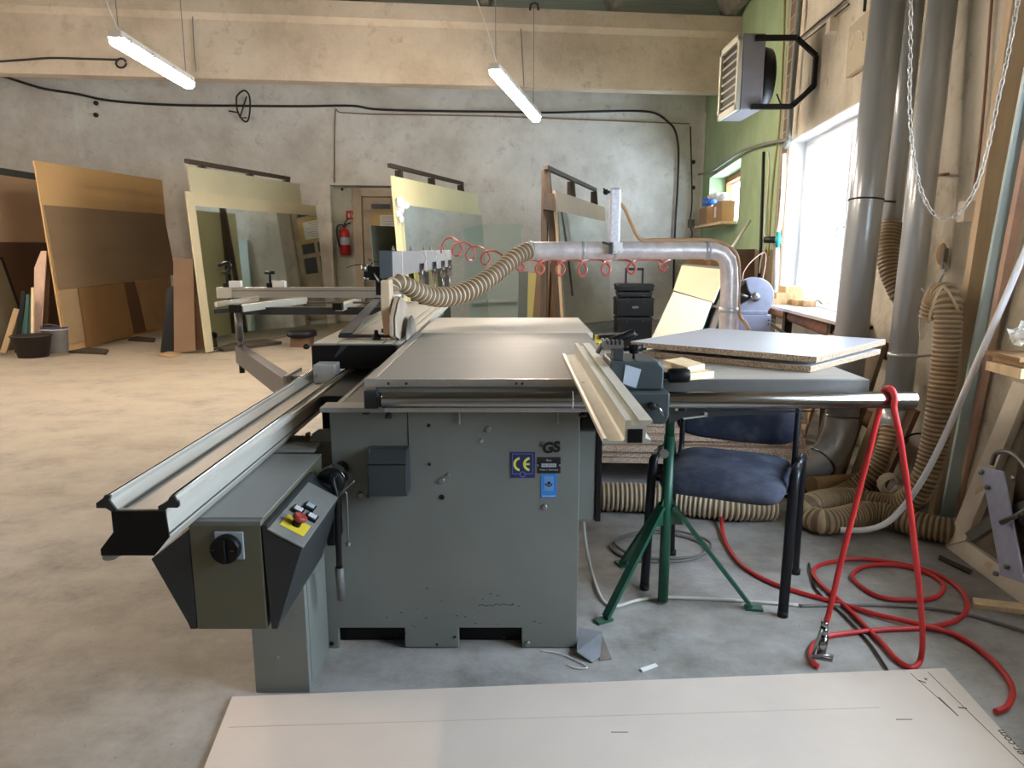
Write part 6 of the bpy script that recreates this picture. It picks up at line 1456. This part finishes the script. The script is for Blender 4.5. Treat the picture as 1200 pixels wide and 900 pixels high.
wcable([(937, 45), (960, 25), (985, 5), (1000, -10)], .008, m_cable, 'wall_cable', 'dark cable rising from the riser pipe past the small junction box', .03, RP)
wcable([(937, 52), (965, 30), (995, 5)], .006, m_cable, 'wall_cable', 'second thin cable just below the first at the top of the right wall', .03, RP)
wcable([(1164, -20), (1160, 30), (1155, 100), (1148, 175), (1141, 225)], .006, m_rust, 'wall_wire', 'thin brown wire running down the wall right of the pipes', .02, RP)
MB().tube([RP(1100, 205, 0), RP(1111, 204, .09)], .007, 8).build('wall_pin', m_rust, None, label='iron pin sticking out of the wall beside the chain', category='pin')
MB().obox(RP(1133, 248, .03), wd*.07, wn*.05, uz*.09).build('wall_switch', m_oldp, None, label='small old switch box on the wall behind the chain', category='switch')
# crushed pilaster strip near the right edge
a, b = P(1172, 300, Y=3.3), None
# ================================================================= LAMPS
def lamp(p0, p1, label, hang, cable_pts):
    c = (p0+p1)/2; t = thing('fluorescent_lamp', label, 'lamp', c); d = (p1-p0).normalized(); s = d.cross(uz).normalized(); u = s.cross(d)
    L = (p1-p0).length
    def body(w, h0, h1, m, nm, e=0, bev=.01):
        return MB().obox(c+u*((h0+h1)/2), d*(L-e), s*w, u*(h1-h0)).build(nm, m, t, bevel=bev)
    body(.10, .0, .045, m_lampb, 'lamp_housing')
    body(.115, -.008, -.0, m_lampb, 'gasket_frame', 0, .003)
    MB().prism([c-d*(L/2-.02)+s*x+u*z for x, z in ((-.052, -.0085), (-.048, -.045), (-.03, -.062), (.03, -.062), (.048, -.045), (.052, -.0085))], d*(L-.04)).build('diffuser', m_tube, t, bevel=.006)
    for f in (-.42, -.14, .14, .42):
        for sd in (-1, 1): MB().obox(c+d*(f*L)+s*sd*.06-u*.01, d*.03, s*.008, u*.04).build('clip', m_steel, t)
    for f in hang:
        q = p0.lerp(p1, f); MB().tube([q+u*.045, V((q.x, q.y, ZC-.02))], .004, 6).build('suspension_wire', m_cableg, t)
    MB().tube(crs([p0.lerp(p1, .06)+u*.045]+cable_pts, 6), .006, 7).build('supply_cable', m_cablew, t)
    return t
a, b = P(134, 42, Z=2.74), P(222, 96, Z=2.74)
lamp(a, b, 'lit fluorescent lamp hanging at the upper left', (.05, .95), [a+V((-.02, 0, .18)), a+V((-.1, .1, .3)), a+V((-.4, .5, .45)), a+V((-.9, 1.0, .9)), a+V((-1.3, 1.3, 1.95))])
a, b = P(579, 80, Y=6.9), P(629, 137, Y=8.4)
lamp(a, b, 'lit fluorescent lamp hanging near the middle of the beam', (.03, .9), [a+V((.0, 0, .12)), a+V((-.05, .0, .3)), a+V((-.2, 0, .75)), a+V((-.22, .1, 1.3))])
for i, (x, y, w) in enumerate(((-4.4, 1.6, 'far left outside the view'), (-6.6, 5.6, 'farther left near the leaning sheets, outside the view'))):
    lamp(V((x, y, 2.75)), V((x+.05, y+1.5, 2.75)), 'lit fluorescent lamp hanging %s' % w, (.05, .95), [V((x, y, 3.2)), V((x, y, 4.6))])
# ================================================================= LIGHT, WORLD, CAMERA
w = bpy.data.worlds.new('sky'); bpy.context.scene.world = w; w.use_nodes = True
bg = w.node_tree.nodes['Background']; bg.inputs[0].default_value = (.72, .85, 1.0, 1); bg.inputs[1].default_value = SKY
for Y0, Y1, z0, z1 in ((4.85, 6.85, .8, 2.2), (9.3, 12.0, 1.55, 2.34), (.5, 2.5, .85, 2.25)):
    L = bpy.data.lights.new('window_daylight', 'AREA'); L.shape = 'RECTANGLE'; L.size = (Y1-Y0)*SL; L.size_y = z1-z0
    L.cycles.is_portal = True
    o = bpy.data.objects.new('window_daylight', L); C.objects.link(o)
    c = V((RWX((Y0+Y1)/2), (Y0+Y1)/2, (z0+z1)/2))+wn*.4
    zax = wn; xax = wd; yax = zax.cross(xax)
    R = Matrix((xax, yax, zax)).transposed().to_4x4(); R.translation = c; o.matrix_world = R
cam = bpy.data.cameras.new('camera'); co = bpy.data.objects.new('camera', cam); C.objects.link(co)
cam.sensor_fit = 'HORIZONTAL'; cam.sensor_width = 36; cam.lens = FPX/1200*36; cam.clip_start = .05
co.location = O; co.rotation_euler = (math.pi/2-PITCH, 0, 0)
sc_ = bpy.context.scene; sc_.camera = co
sc_.view_settings.view_transform = 'Standard'; sc_.view_settings.look = 'None'; sc_.view_settings.gamma = 1; sc_.view_settings.use_curve_mapping = False
sc_.view_settings.exposure = EXPO
sc_.cycles.use_denoising = True
sc_.cycles.max_bounces = 8; sc_.cycles.diffuse_bounces = 5
sc_.cycles.sample_clamp_indirect = 8
